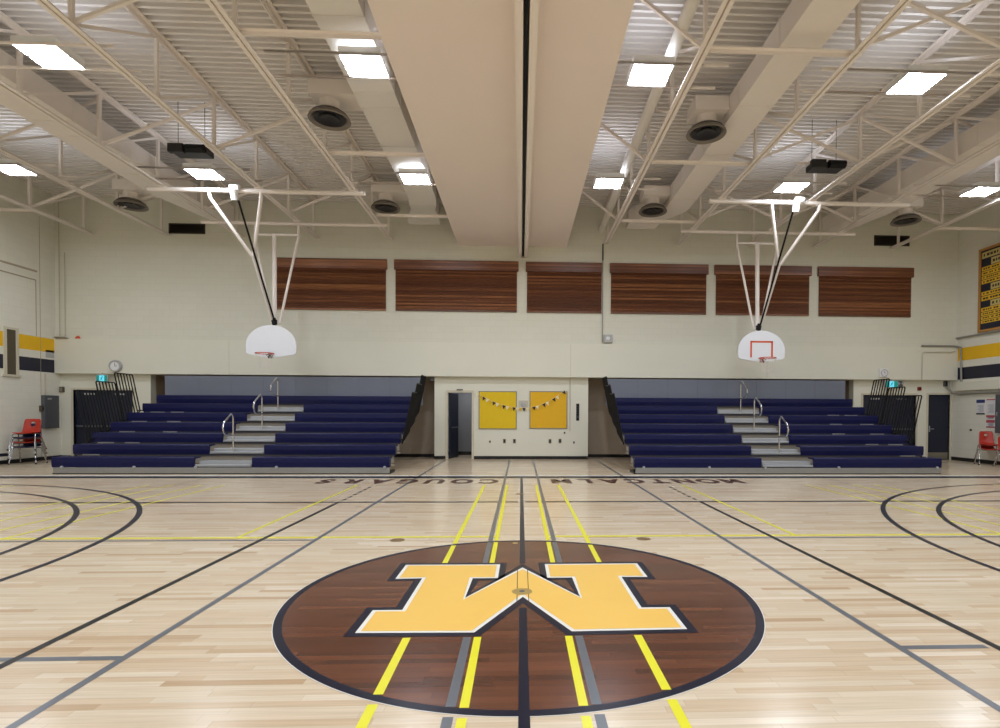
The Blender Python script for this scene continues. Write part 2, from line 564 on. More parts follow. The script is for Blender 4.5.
def ring(name, r0, r1, m, z, cx=XC, cy=YC, a0=0.0, a1=2 * PI, n=160):
    mb = MB()
    A = disc_pts(r0, n, a0, a1, cx, cy); B = disc_pts(r1, n, a0, a1, cx, cy)
    va = [mb.bm.verts.new((q[0], q[1], z)) for q in A]
    vb = [mb.bm.verts.new((q[0], q[1], z)) for q in B]
    full = a1 - a0 > 6.28
    for i in range(len(A) if full else len(A) - 1):
        j = (i + 1) % len(A)
        mb.bm.faces.new([va[i], va[j], vb[j], vb[i]])
    return struct(mb.build(name, m, floor))

ring('circle_edge', R0 - .01, R0 + .005, M_white_line, .0012)
struct(MB().poly(disc_pts(R0 - .05), .0016).build('centre_circle', M_brown, floor))
ring('circle_ring', R0 - .056, R0, M_navy_line, .0020)

LW = .025
def yline(x, y0, y1, m, w=LW, z=.0014):
    strip('court_line', x - w, x + w, y0, y1, m, z)
def xline(y, x0, x1, m, w=LW, z=.0013):
    strip('court_line', x0, x1, y - w, y + w, m, z)

# sideline of the big court with pale edges
xline(12.53, XL + .02, XR - .02, M_navy_line, .20, .0014)
strip('court_line_edge', XL + .02, XR - .02, 12.53 + .20, 12.53 + .36, M_white_line, .0012)
xline(9.02, XL + .02, XC - .06, M_black_line, .05)
xline(9.02, XC + .06, XR - .02, M_black_line, .05)
xline(6.47, XL + .02, -.30, M_yel_line, .032)
xline(6.47, .34, XR - .02, M_yel_line, .032)
xline(6.34, XL + .02, -2.36, M_grey_line, .024)
xline(6.34, 2.40, XR - .02, M_grey_line, .024)
xline(3.315, -5.3, -2.36, M_grey_line, .027)
xline(3.315, 2.40, 2.95, M_grey_line, .027)
xline(2.45, 3.3, 13.0, M_yel_line, .022)
# half-way line: broken by the letter
yline(XC, YC + .86, 12.36, M_navy_line, .028, .0024)
yline(XC, -3.5, YC - .36, M_navy_line, .028, .0024)
for s in (-1, 1):
    yline(XC + s * .046, YC - .36, YC + .80, M_letter, .003, .0052)
# volleyball-type grey lines and dark outer lines
for s in (-1, 1):
    yline(XC + s * 2.365, -3.5, 17.2, M_grey_line, .026)
    yline(XC + s * 2.985, -3.5, 9.02, M_black_line, .029)
    for k in range(6):
        yline(XC + s * 2.975, 9.22 + k * .30, 9.36 + k * .30, M_black_line, .028)
    # thin brown wood gap where lines cross the navy ring
    for x, y1, m, w in ((.365, 17.1, M_grey_line, .026), (.297, 11.15, M_yel_line, .024), (.755, 11.15, M_yel_line, .026)):
        q = math.sqrt((R0) ** 2 - x * x)
        yi = math.sqrt(1.770 ** 2 - x * x)
        yline(XC + s * x, YC + q + .02, y1, m, w, .0018)
        yline(XC + s * x, YC + .885, YC + yi, m, w, .0022)
        yline(XC + s * x, YC - yi, YC - .885, m, w, .0022)
        yline(XC + s * x, -2.3, YC - q - .03, m, w, .0018)
    for x, y0 in ((3.31, 6.47), (5.93, -2.25), (6.39, -2.25), (6.93, -2.25), (7.39, -2.25), (9.98, 6.47)):
        yline(XC + s * x, y0, 11.15, M_yel_line, .022, .00135)
    a_mid = PI if s > 0 else 0.0
    ring('court_arc', 6.86, 6.93, M_navy_line, .0015, XC + s * 11.38, 4.47, a_mid - 1.45, a_mid + 1.45, 120)
    ring('court_arc', 6.03, 6.10, M_navy_line, .0015, XC + s * 11.25, 4.47, a_mid - 1.45, a_mid + 1.45, 120)
    strip('floor_seam', XC + s * 6.95 - .01, XC + s * 6.95 + .01, 11.3, 13.4, M_black_line, .0012)

# the big block letter, read from the stands (upside-down from here)
half = [(0, .715), (.455, -.125), (.440, .385), (.218, .385), (.215, .825), (1.118, .83), (1.118, .385),
        (.885, .395), (.893, -.38), (1.108, -.38), (1.112, -.80), (.325, -.815), (0, -.115)]
letter = half + [(-x, y) for x, y in reversed(half[1:-1])]
def offset_poly(P, d):
    n = len(P)
    area = sum(P[i][0] * P[(i + 1) % n][1] - P[(i + 1) % n][0] * P[i][1] for i in range(n))
    sg = 1 if area > 0 else -1
    out = []
    for i in range(n):
        a, b_, c = Vector(P[i - 1]), Vector(P[i]), Vector(P[(i + 1) % n])
        e1, e2 = (b_ - a).normalized(), (c - b_).normalized()
        n1, n2 = Vector((e1.y, -e1.x)) * sg, Vector((e2.y, -e2.x)) * sg
        k = 1 + n1.dot(n2)
        mv = (n1 + n2) / max(k, .28)
        out.append((b_.x + mv.x * d, b_.y + mv.y * d))
    return out
def at_court(P):
    return [(XC + x, YC + y) for x, y in P]
def poly_band(name, A, B, m, z):
    mb = MB()
    n = len(A)
    va = [mb.bm.verts.new((q[0], q[1], z)) for q in at_court(A)]
    vb = [mb.bm.verts.new((q[0], q[1], z)) for q in at_court(B)]
    for i in range(n):
        j = (i + 1) % n
        mb.bm.faces.new([va[i], va[j], vb[j], vb[i]])
    return struct(mb.build(name, m, floor))
poly_band('letter_outline', letter, offset_poly(letter, .060), M_navy_line, .0030)
def filled(name, P, m, z):
    mb = MB()
    f = mb.bm.faces.new([mb.bm.verts.new((q[0], q[1], z)) for q in at_court(P)])
    bmesh.ops.triangulate(mb.bm, faces=[f])
    return struct(mb.build(name, m, floor))
filled('letter_border', letter, M_white_line, .0036)
filled('team_letter', offset_poly(letter, -.030), M_gold, .0044)
# floor hardware
struct(MB().lathe([(0, .0075), (.05, .0075), (.075, .0065), (.085, .005), (.085, 0)], (XC - .006, 4.452, 0), 40).build('floor_plate', M_brass, floor))
struct(MB().lathe([(0, .009), (.022, .009), (.024, .007)], (XC - .006, 4.452, 0), 24).build('plate_centre', M_grey, floor))
for x, yy in ((-1.41, 6.31), (1.44, 6.32), (-.01, 9.91)):
    struct(MB().lathe([(0, .004), (.06, .004), (.08, .003), (.085, 0)], (x, yy, 0), 32).build('floor_plate', M_socket, floor))
strip('floor_mark', -.085, -.03, 6.09, 6.16, M_brass, .0034)

# floor lettering along the sideline
for word, xs, y0 in (('MONTCALM', [4.62 - i * .535 for i in range(8)], 11.82), ('COUGARS', [-.68 - i * .575 for i in range(7)], 11.80)):
    for ch, x in zip(word, xs):
        Mx = Matrix.Translation((x, y0, .0016)) @ Matrix.Rotation(PI, 4, 'Z')
        o = text_mesh(ch, 'floor_lettering', M_letter, .94, floor, Mx, sx=.62, bold=.045)
        struct(o)

# ------------------------------------------------------------------ roof joists
JOISTS = [(-13.08, 'outermost beige steel roof joist on the left, beside the left wall'),
          (-10.82, 'beige steel roof joist second from the left wall, left of the far left duct'),
          (-8.60, 'beige steel roof joist directly beside the far left duct'),
          (-6.32, 'beige steel roof joist above the left hoop, second left of the soffit'),
          (-4.08, 'beige steel roof joist nearest the soffit on its left side'),
          (2.69, 'beige steel roof joist nearest the soffit on its right side'),
          (4.99, 'beige steel roof joist just right of the large right duct'),
          (7.29, 'beige steel roof joist above the right hoop, third right of the soffit'),
          (9.43, 'beige steel roof joist beside the far right duct'),
          (11.98, 'outermost beige steel roof joist on the right, beside the right wall')]
ZB, ZT = 6.85, 7.90
NODES = [2.54, 4.37, 6.20, 8.03, 9.83, 11.60, 13.40, 15.20, 17.0]
Y0J, Y1J = 0.7, 17.30
proto = None
roots = []
for k, (x, lab) in enumerate(JOISTS):
    if proto is None:
        r = empty('roof_joist', (x, 0, 0), lab, 'roof joist', 'open web steel roof joists')
        mb = MB()
        for s in (-1, 1):
            a, b_ = sorted((s * .008, s * .078))
            mb.box(a, b_, Y0J, Y1J, ZB, ZB + .012)
            a, b_ = sorted((s * .008, s * .020))
            mb.box(a, b_, Y0J, Y1J, ZB, ZB + .075)
        mb.build('bottom_chord', M_steel, r)
        mb = MB()
        for s in (-1, 1):
            a, b_ = sorted((s * .008, s * .085))
            mb.box(a, b_, Y0J, Y1J + .1, ZT + .085, ZT + .098)
            a, b_ = sorted((s * .008, s * .022))
            mb.box(a, b_, Y0J, Y1J + .1, ZT, ZT + .098)
        mb.build('top_chord', M_steel, r)
        for i, yn in enumerate(NODES):
            mb = MB().bar((0, yn, ZB + .01), (0, yn, ZT + .09), .055, .06)
            mb.build('web_strut', M_steel, r)
            if i + 1 < len(NODES):
                MB().bar((0, yn, ZB + .04), (0, NODES[i + 1], ZT + .04), .045, .045).build('web_diagonal', M_steel, r)
        proto = r
    else:
        r = copy_tree(proto)
        r.location = (x, 0, 0)
        r['label'] = lab
    roots.append(r)
# bridging between neighbours belongs to the joist it starts from
def bridging(i, x1, kind, yy):
    r = roots[i]
    d = x1 - JOISTS[i][0]
    if kind == 'flat':
        mb = MB()
        a, b_ = sorted((0.0, d))
        mb.box(a, b_, yy - .035, yy + .035, ZB + .076, ZB + .084)
        mb.box(a, b_, yy + .027, yy + .035, ZB + .02, ZB + .084)
        mb.build('bridging_strut', M_steel, r)
    elif kind == 'up':
        MB().bar((0, yy + .03, ZB + .09), (d, yy + .03, ZT - .01), .05, .05).build('bridging_strut', M_steel, r)
    else:
        MB().bar((0, yy - .05, ZT - .01), (d, yy - .05, ZB + .09), .05, .05).build('bridging_strut', M_steel, r)
for yy in (8.03, 11.66, 15.26):
    for i in (0, 1, 2, 3):
        bridging(i, JOISTS[i + 1][0], 'up', yy)
    bridging(4, -1.99, 'flat', yy + .05)
    bridging(5, JOISTS[6][0], 'flat', yy + .1)
    bridging(5, 1.44, 'up', yy + .1)
    bridging(6, JOISTS[7][0], 'up', yy)
    bridging(7, JOISTS[8][0], 'up', yy)
    bridging(8, JOISTS[9][0], 'up', yy)
    bridging(6, JOISTS[7][0], 'down', yy)
    bridging(7, JOISTS[8][0], 'down', yy)
    bridging(8, JOISTS[9][0], 'down', yy)
    bridging(0, XL, 'flat', yy + .2) if yy > 15 else None
    bridging(9, XR, 'flat', yy + .2)

# divider curtain track under the soffit
r = empty('curtain_track', (.050, 0, 6.36), 'long beige double rail track running along the middle of the soffit', 'track')
for s in (-1, 1):
    mb = MB()
    a, b_ = sorted((s * .027, s * .145))
    mb.box(a, b_, YF + .1, 17.32, 0, .012)
    a2, b2 = sorted((s * .027, s * .040))
    mb.box(a2, b2, YF + .1, 17.32, 0, .36)
    a2, b2 = sorted((s * .128, s * .145))
    mb.box(a2, b2, YF + .1, 17.32, .10, .36)
    mb.build('rail', M_steel, r)
MB().box(-.026, .026, YF + .1, 17.30, .06, .36).build('track_slot', M_black, r)

# roof drain pipe
mb = MB().tube([(2.32, 1.0, 7.28), (2.40, 8.0, 7.28), (2.46, 12.8, 7.28), (2.54, 17.33, 7.30)], .10, 18)
o = tag(mb.build('drain_pipe', M_duct_w, smooth=True), 'white round pipe running beside the joist right of the soffit', 'pipe')

# ------------------------------------------------------------------ ducts
def duct(label, m, x0, x1, z0, z1, path, seams):
    """path: list of (y, shift, widen)"""
    r = empty('air_duct', (0, 0, z0), label, 'duct')
    mb = MB()
    rings = []
    for (yy, sh, wd) in path:
        rings.append([mb.bm.verts.new(q) for q in ((x0 + sh - wd, yy, 0), (x1 + sh + wd, yy, 0), (x1 + sh + wd, yy, z1 - z0), (x0 + sh - wd, yy, z1 - z0))])
    for A, B in zip(rings, rings[1:]):
        for k in range(4):
            mb.bm.faces.new([A[k], A[(k + 1) % 4], B[(k + 1) % 4], B[k]])
    mb.bm.faces.new(rings[0]); mb.bm.faces.new(list(reversed(rings[-1])))
    mb.build('duct_body', m, r)
    for (yy, sh, wd) in seams:
        MB().box(x0 + sh - wd - .012, x1 + sh + wd + .012, yy - .014, yy + .014, -.012, z1 - z0 + .01).build('duct_seam', m, r)
    return r

duct('long white square duct close along the left side of the soffit', M_duct_w, -3.0, -2.27, 7.15, 7.6,
     [(0.5, 0, 0), (14.6, 0, 0), (15.1, -.05, 0), (15.5, -.12, -.03), (16.1, -.22, .08), (16.75, -.30, .10)],
     [(8.05, 0, 0), (9.9, 0, 0), (10.4, 0, 0), (11.9, 0, 0), (13.6, 0, 0), (15.15, -.06, 0), (16.5, -.27, .10)])
duct('large beige square duct between the joists on the right side', M_duct, 3.98, 4.63, 7.15, 7.58,
     [(0.5, 0, 0), (15.15, 0, 0), (15.4, -.10, .02), (15.7, -.34, .05), (16.0, -.55, .09), (16.3, -.65, .12), (16.75, -.66, .12)],
     [(8.4, 0, 0), (10.0, 0, 0), (11.3, 0, 0), (11.9, 0, 0), (13.6, 0, 0), (14.4, 0, 0), (15.7, -.34, .05), (16.6, -.65, .12)])
duct('far left beige square duct rising toward the upper left corner', M_duct, -9.66, -8.80, 7.15, 7.58,
     [(0.5, 0, 0), (14.4, 0, 0), (15.2, .06, -.02), (16.0, .22, -.06), (16.75, .34, -.10)],
     [(9.4, 0, 0), (11.2, 0, 0), (11.8, 0, 0), (13.6, 0, 0), (15.2, .06, -.02)])
duct('far right beige square duct rising toward the upper right corner', M_duct, 9.56, 10.42, 7.15, 7.60,
     [(0.5, 0, 0), (14.4, 0, 0), (15.2, -.06, -.02), (16.0, -.2, -.06), (16.75, -.3, -.10)],
     [(9.4, 0, 0), (11.2, 0, 0), (12.2, 0, 0), (13.6, 0, 0), (15.2, -.06, -.02)])

def diffuser_proto():
    r = empty('air_diffuser', (0, 0, 6.98), '', 'air diffuser', 'round ceiling air diffusers')
    MB().lathe([(0, .36), (.185, .36), (.185, .15), (.20, .12), (0, .12)], (0, 0, 0), 32).build('neck', M_duct, r, True)
    MB().lathe([(.18, .17), (.24, .155), (.37, .04), (.385, .0), (.375, -.015), (.35, -.01), (.30, .05), (.2, .12)], (0, 0, 0), 40).build('outer_cone', M_cone, r, True)
    MB().lathe([(.12, .12), (.27, .03), (.285, .012), (.265, .01), (.11, .10)], (0, 0, 0), 36).build('middle_cone', M_dark, r, True)
    MB().lathe([(0, .10), (.12, .05), (.175, .018), (.17, .008), (0, .06)], (0, 0, 0), 32).build('inner_cone', M_dark, r, True)
    MB().lathe([(0, .13), (.33, .09), (.33, .08), (0, .12)], (0, 0, 0), 32).build('throat', M_black, r, True)
    return r
d0 = diffuser_proto()
D_CH = list(d0.children)
DIFF = [(-3.62, 10.55, 1, 'round dark air diffuser on the left of the white duct, the nearer one'),
        (-3.66, 15.0, 1, 'round dark air diffuser at the far end of the white duct'),
        (3.62, 10.70, 1, 'round dark air diffuser on the left of the large right duct, the nearer one'),
        (3.57, 14.85, 1, 'round dark air diffuser at the far end of the large right duct'),
        (10.92, 15.20, -1, 'round dark air diffuser near the right wall above the wall vent'),
        (-10.46, 15.20, 1, 'round dark air diffuser near the left wall, left of the far left duct')]
for k, (x, yy, s, lab) in enumerate(DIFF):
    if k == 0:
        c = d0
    else:
        c = d0.copy(); COL.objects.link(c)
        for ch in D_CH:
            q = ch.copy(); COL.objects.link(q); q.parent = c
    c.location = (x, yy, 6.97)
    gap = [.60, .58, .355, .40, .49, .78][k]
    MB().box(-.30, gap, -.28, .28, .34, .60).build('branch_box', M_duct, c)
    if s < 0:
        c.rotation_euler = (0, 0, PI)
    c['label'] = lab

# ------------------------------------------------------------------ ceiling lights
def light_proto():
    r = empty('ceiling_light', (0, 0, 6.98), '', 'ceiling light', 'square bright ceiling lights')
    mb = MB()
    mb.box(-.325, .325, -.285, .285, .035, .07)
    mb.box(-.325, -.31, -.285, .285, .07, .13).box(.31, .325, -.285, .285, .07, .13).box(-.31, .31, -.285, -.27, .07, .13).box(-.31, .31, .27, .285, .07, .13)
    mb.box(-.325, -.31, -.285, .285, 0, .04).box(.31, .325, -.285, .285, 0, .04)
    mb.box(-.325, .325, -.285, -.27, 0, .04).box(-.325, .325, .27, .285, 0, .04)
    mb.box(-.325, .325, -.015, .015, 0, .04)
    mb.build('housing', M_white, r)
    for s in (-1, 1):
        a, b_ = sorted((s * .017, s * .268))
        MB().quad([(-.308, a, .008), (-.308, b_, .008), (.308, b_, .008), (.308, a, .008)]).build('diffuser_panel', M_light, r, fix=False)
    MB().quad([(-.24, -.20, .078), (.24, -.20, .078), (.24, .20, .078), (-.24, .20, .078)]).build('uplight_lens', M_up, r, fix=False)
    return r
l0 = light_proto()
LX = [-11.6, -7.33, -2.50, 2.07, 6.52, 11.28]
LYR = [-4.18, .13, 4.43, 8.88, 13.05]
RAIL = {-11.6: (-12.95, -10.85), -7.33: (-8.75, -6.15), -2.50: (-4.2, -2.0), 2.07: (1.45, 2.85), 6.52: (4.75, 7.45), 11.28: (9.35, 12.1)}
LL = {(8.88, -7.33): 'bright square ceiling light in the upper left corner, nearer row',
      (8.88, -2.50): 'bright square ceiling light just left of the soffit, nearer row',
      (8.88, 2.07): 'bright square ceiling light just right of the soffit, nearer row',
      (8.88, 6.52): 'bright square ceiling light at upper right, nearer row',
      (13.05, -11.6): 'bright square ceiling light at the left edge of the photo, farther row',
      (13.05, -7.33): 'bright square ceiling light above the left hoop, farther row',
      (13.05, -2.50): 'bright square ceiling light just left of the soffit, farther row',
      (13.05, 2.07): 'bright square ceiling light just right of the soffit, farther row',
      (13.05, 6.52): 'bright square ceiling light above the right hoop, farther row',
      (13.05, 11.28): 'bright square ceiling light near the right wall, farther row'}
first = True
for (yy, x), lab in LL.items():
    c = l0 if first else copy_tree(l0)
    first = False
    c.location = (x, yy, 6.955)
    c['label'] = lab
    a, b_ = RAIL[x]
    for s in (-1, 1):
        MB().box(a - x, b_ - x, s * .30 - .014, s * .30 + .014, -.012, .020).build('mounting_rail', M_steel, c)
# the same lamps where the camera does not look
A_LAMP = .616 * .51
for yy in LYR:
    for x in LX:
        if (yy, x) in LL: continue
        ld = bpy.data.lights.new('ceiling_lamp', 'AREA')
        ld.shape = 'RECTANGLE'; ld.size = .616; ld.size_y = .51
        ld.energy = LIGHT_E * PI * A_LAMP
        ld.color = lin((234, 242, 255))[:3]
        lo = bpy.data.objects.new('ceiling_lamp', ld)
        lo.location = (x, yy, 6.955)
        COL.objects.link(lo)
# corridor lamp behind the open door
ld = bpy.data.lights.new('corridor_lamp', 'AREA'); ld.shape = 'RECTANGLE'; ld.size = .4; ld.size_y = .4; ld.energy = 4
lo = bpy.data.objects.new('corridor_lamp', ld); lo.location = (-1.8, 18.5, 2.45); COL.objects.link(lo)

# ------------------------------------------------------------------ winch / projector units hanging in the roof
for x, lab in ((-6.95, 'black motor unit hanging between roof joists above the left hoop'), (6.72, 'black motor unit hanging between roof joists above the right hoop')):
    r = empty('hoop_winch', (x, 11.95, 6.88), lab, 'motor')
    MB().box(-.36, .36, -.16, .16, .0, .13, bevel=.02).build('motor_tray', M_dark, r)
    MB().tube([(-.02, -.19, .06), (.34, -.19, .06)], .085, 18).build('motor_drum', M_black, r, True)
    MB().box(-.40, -.08, -.22, -.10, -.02, .16, bevel=.015).build('motor_housing', M_dark, r)
    for s in (-.30, .25):
        MB().tube([(s, 0, .16), (s, 0, 1.13)], .006, 8).build('hanger_rod', M_dark, r)
    MB().bar((-.6, .1, .20), (.6, .1, .20), .05, .04).build('support_angle', M_steel, r)

# ------------------------------------------------------------------ window blinds
VAL = [(-7.60, -4.18), (-3.96, -.09), (.14, 2.545), (2.80, 5.96), (6.16, 9.32), (9.54, 12.70)]
BLI = [(-7.58, -4.22), (-3.92, -.14), (.18, 2.54), (2.84, 5.90), (6.22, 9.26), (9.59, 12.64)]
BLAB = ['leftmost brown wooden blind behind the left hoop', 'widest brown wooden blind, left of the curtain track',
        'narrowest brown wooden blind, right of the curtain track', 'brown wooden blind between the thin conduit and the right hoop',
        'brown wooden blind behind the right hoop poles', 'rightmost brown wooden blind near the right wall']
for (a, b_), (c, d), lab in zip(VAL, BLI, BLAB):
    cx = (a + b_) / 2
    r = empty('window_blind', (cx, Y_UP, 4.65), lab, 'blind', 'brown wooden window blinds')
    MB().box(a - cx, b_ - cx, -.085, -.005, 1.28, 1.585, bevel=.006).build('valance', M_blind, r)
    mb = MB()
    n = 24
    h = 1.22 / n
    for i in range(n):
        z = .06 + i * h
        mb.prism([(-.020, z + .003), (-.050, z + .008), (-.034, z + h - .001), (-.010, z + h - .001)], 'x', c - cx, d - cx)
    mb.build('slat_panel', M_blind, r)
    MB().box(c - cx, d - cx, -.052, -.008, .0, .058, bevel=.006).build('bottom_rail', M_blind, r)

# ------------------------------------------------------------------ wall vents, conduit, boxes on the back wall
for x0, x1, z0, z1, lab in ((-10.80, -9.72, 6.93, 7.24, 'dark wall vent grille high on the back wall at left'), (11.40, 12.57, 6.95, 7.28, 'dark wall vent grille high on the back wall at right')):
    r = empty('wall_vent', ((x0 + x1) / 2, Y_UP, z0), lab, 'vent')
    w, h = (x1 - x0) / 2, z1 - z0
    fr = MB().box(-w, w, -.03, 0, 0, .03).box(-w, w, -.03, 0, h - .03, h).box(-w, -w + .03, -.03, 0, 0, h).box(w - .03, w, -.03, 0, 0, h)
    fr.build('vent_frame', M_vent, r)
    lv = MB()
    for i in range(7):
        z = .03 + i * (h - .06) / 7
        lv.quad([(-w + .03, -.028, z), (w - .03, -.028, z), (w - .03, -.004, z + .03), (-w + .03, -.004, z + .03)])
    lv.build('louvres', M_vent, r)
    MB().box(-w + .03, w - .03, -.004, 0, .03, h - .03).build('vent_back', M_black, r)

r = empty('junction_box', (2.72, Y_UP - .003, 3.72), 'pale square electrical box on the ledge below a thin vertical conduit', 'electrical box')
MB().box(-.10, .17, -.10, 0, 0, .25, bevel=.01).build('box_body', M_lgrey, r)
MB().lathe([(0, .02), (.05, .018), (.06, 0)], (.03, -.10, .13), 24, Matrix.Rotation(PI / 2, 4, 'X')).build('round_cover', M_white, r)
MB().tube([(-.145, -.03, 0), (-.145, -.03, 3.1)], .014, 10).build('conduit', M_conduit, r)
MB().tube([(-.145, -.03, 2.60), (-.145, -.03, 3.12)], .020, 10).build('conduit_sleeve', M_dark, r)

r = empty('cable_tray', (-13.97, Y_UP - .003, 3.685), 'small pale tray on the wall ledge beside the left corner', 'tray')
MB().box(-.17, .17, -.12, 0, 0, .02).box(-.17, .17, -.12, -.11, 0, .06).build('tray_body', M_conduit_p, r)
MB().tube([(-.06, -.05, .02), (-.06, -.05, 4.2)], .014, 8).build('conduit', M_conduit_p, r)
MB().tube([(.10, -.05, .02), (.10, -.05, 2.6)], .012, 8).build('conduit', M_conduit_p, r)

o = tag(MB().lathe([(0, .105), (.05, .095), (.085, .06), (.10, .015), (.10, 0), (0, 0)], (-13.54, 17.38, 3.68), 28).build('marker_dome', M_orange, smooth=True),
        'small orange dome shaped object on the wall ledge above the left clock', 'marker')
o.location.y -= .0

# clocks
r = empty('wall_clock', (-12.37, Y_BEAM, 2.85), 'round clock with thick grey rim on the beam above left double doors', 'clock')
RX = Matrix.Rotation(PI / 2, 4, 'X')
MB().lathe([(0, 0), (.19, 0), (.19, .06), (.17, .09), (.135, .085), (.13, .06)], (0, 0, 0), 40, RX).build('rim', M_lgrey, r, True)
MB().lathe([(0, .066), (.132, .066)], (0, 0, 0), 40, RX).build('dial', M_white, r)
MB().box(-.006, .006, -.072, -.069, 0, .095).box(0, .065, -.072, -.069, -.006, .006).build('clock_hand', M_grey, r)
r = empty('wall_clock', (11.74, Y_BEAM, 2.83), 'white square clock with round dial on the beam above right double doors', 'clock')
MB().box(-.15, .15, -.06, 0, -.14, .14, bevel=.02).build('case', M_white, r)
MB().lathe([(.115, .058), (.12, .075), (.10, .075), (.095, .06)], (0, 0, 0), 36, RX).build('rim', M_lgrey, r, True)
MB().lathe([(0, .064), (.1, .064)], (0, 0, 0), 36, RX).build('dial', M_paper, r)
MB().box(-.005, .005, -.069, -.066, 0, .075).box(0, .055, -.069, -.066, -.005, .005).build('clock_hand', M_grey, r)

# exit signs
for x, w, lab in ((-12.76, .155, 'lit green running man exit sign above the left double doors'), (11.99, .20, 'lit green running man exit sign above the right double doors')):
    r = empty('exit_sign', (x, 17.22, 2.37), lab, 'exit sign')
    h = .20
    MB().box(-w - .02, w + .02, 0, .05, -.01, h + .02, bevel=.006).build('case', M_lgrey, r)
    MB().box(-w, w, -.004, 0, .005, h).build('face', M_green, r)
    q = MB().box(-.075, .075, -.006, -.003, .012, h - .008)
    q.build('lit_doorway', M_exitw, r)
    # running figure, turned toward the doorway
    f = MB()
    f.lathe([(0, .002), (.016, .002)], (.02, -.007, .155), 14, RX)
    def limb(a, b_, t):
        f.bar((a[0], -.0075, a[1]), (b_[0], -.0075, b_[1]), .003, t)
    limb((.012, .135), (-.012, .085), .030); limb((.008, .13), (.042, .112), .012); limb((.004, .13), (-.03, .118), .012)
    limb((-.012, .088), (.018, .06), .016); limb((.018, .06), (.012, .025), .014); limb((-.014, .085), (-.032, .05), .016); limb((-.032, .05), (-.062, .045), .013)
    f.build('running_figure', M_green, r)
    MB().box(-.02, .02, .01, .03, h + .02, .26).build('bracket', M_lgrey, r)

r = empty('emergency_light', (12.37, 17.422, 2.38), 'grey twin emergency lamp box beside the right exit sign', 'emergency light')
MB().box(-.10, .10, -.06, .08, 0, .19, bevel=.015).build('case', M_grey, r)
for s in (-1, 1):
    MB().lathe([(0, .05), (.035, .05), (.04, .03), (.03, 0), (0, 0)], (s * .06, -.06, .12), 18, RX).build('lamp_head', M_lgrey, r, True)
r = empty('fire_alarm', (13.11, Y_LOW + .002, 2.28), 'small red fire alarm on the wall above the single door', 'fire alarm')
MB().box(-.06, .06, -.05, 0, 0, .12, bevel=.01).build('case', M_alarm, r)
MB().lathe([(0, .02), (.035, .015), (.04, 0)], (0, -.05, .06), 20, RX).build('sounder', M_dark, r)
r = empty('corner_box', (XL + .04, Y_LOW + .002, 2.05), 'small olive metal box high in the left corner by the double doors', 'electrical box')
MB().box(-.035, .085, -.07, 0, 0, .17, bevel=.008).build('case', M_bronze, r)
MB().box(-.015, .065, -.074, -.068, .02, .15).build('cover', M_kick, r)

# ------------------------------------------------------------------ doors
def door_frame(mb, d, w=.06, y0=Y_LOW - .02, y1=17.64):
    mb.box(d[0] - w, d[0], y0, y1, 0, d[3] + w).box(d[1], d[1] + w, y0, y1, 0, d[3] + w).box(d[0], d[1], y0, y1, d[3], d[3] + w)
    return mb
def double_door(n, d):
    cx = (d[0] + d[1]) / 2
    w = (d[1] - d[0]) / 2
    f = MB()
    door_frame(f, (d[0] - cx, d[1] - cx, 0, d[3]))
    r = struct(f.build('door_%d' % n, M_frame))
    r.location = (cx, 0, 0)
    for s in (-1, 1):
        a, b_ = sorted((s * .004, s * (w - .004)))
        lf = MB().box(a, b_, 17.56, 17.605, .012, d[3] - .006, bevel=.003).build('door_leaf', M_door, r)
        MB().box(a + .06, b_ - .06, 17.50, 17.53, .98, 1.03, bevel=.006).build('push_bar', M_grey, lf)
        q = MB()
        for i in range(4):
            q.box(s * w * .5 - .17 + i * .09, s * w * .5 - .12 + i * .09, 17.552, 17.56, d[3] - .15, d[3] - .10)
        q.build('door_plate', M_lgrey, lf)  # row of small pale grey marks near the top of the leaf
    return r
double_door(1, DL)
double_door(2, DD)
cx = (DR[0] + DR[1]) / 2
f = MB()
w = (DR[1] - DR[0]) / 2
door_frame(f, (-w, w, 0, DR[3]))
r = struct(f.build('door_3', M_frame)); r.location = (cx, 0, 0)
lf = MB().box(-w + .004, w - .004, 17.53, 17.575, .01, DR[3] - .005, bevel=.003).build('door_leaf', M_door, r)
MB().box(-w + .03, w - .03, 17.525, 17.53, .02, .24).build('kick_plate', M_kick, lf)
hd = MB()
hd.box(-w + .055, -w + .095, 17.515, 17.53, .92, 1.12, bevel=.004)
hd.tube([(-w + .075, 17.52, 1.02), (-w + .075, 17.47, 1.02), (-w + .19, 17.47, 1.02)], .011, 10)
hd.build('door_handle', M_alu, lf)
hg = MB()
for z in (.3, 1.08, 1.88):
    hg.tube([(w - .002, 17.525, z - .05), (w - .002, 17.525, z + .05)], .012, 8)
hg.build('hinge', M_grey, lf)
# open middle doorway
cx = (DC[0] + DC[1]) / 2
w = (DC[1] - DC[0]) / 2
f = MB()
door_frame(f, (-w, w, 0, DC[3]), .07)
r = struct(f.build('door_4', M_frame)); r.location = (cx, 0, 0)
lf = MB().box(0, .74, -.022, .022, .01, DC[3] - .005, bevel=.003)
lf = lf.build('door_leaf', M_door, r)
lf.location = (-w + .04, 17.64, 0); lf.rotation_euler = (0, 0, math.radians(76))
MB().tube([(.06, -.05, 1.0), (.66, -.05, 1.0)], .016, 10).build('push_bar', M_grey, lf)
MB().box(-.10, .10, 17.455, 17.48, DC[3] + .075, DC[3] + .10).build('door_closer', M_dark, r)

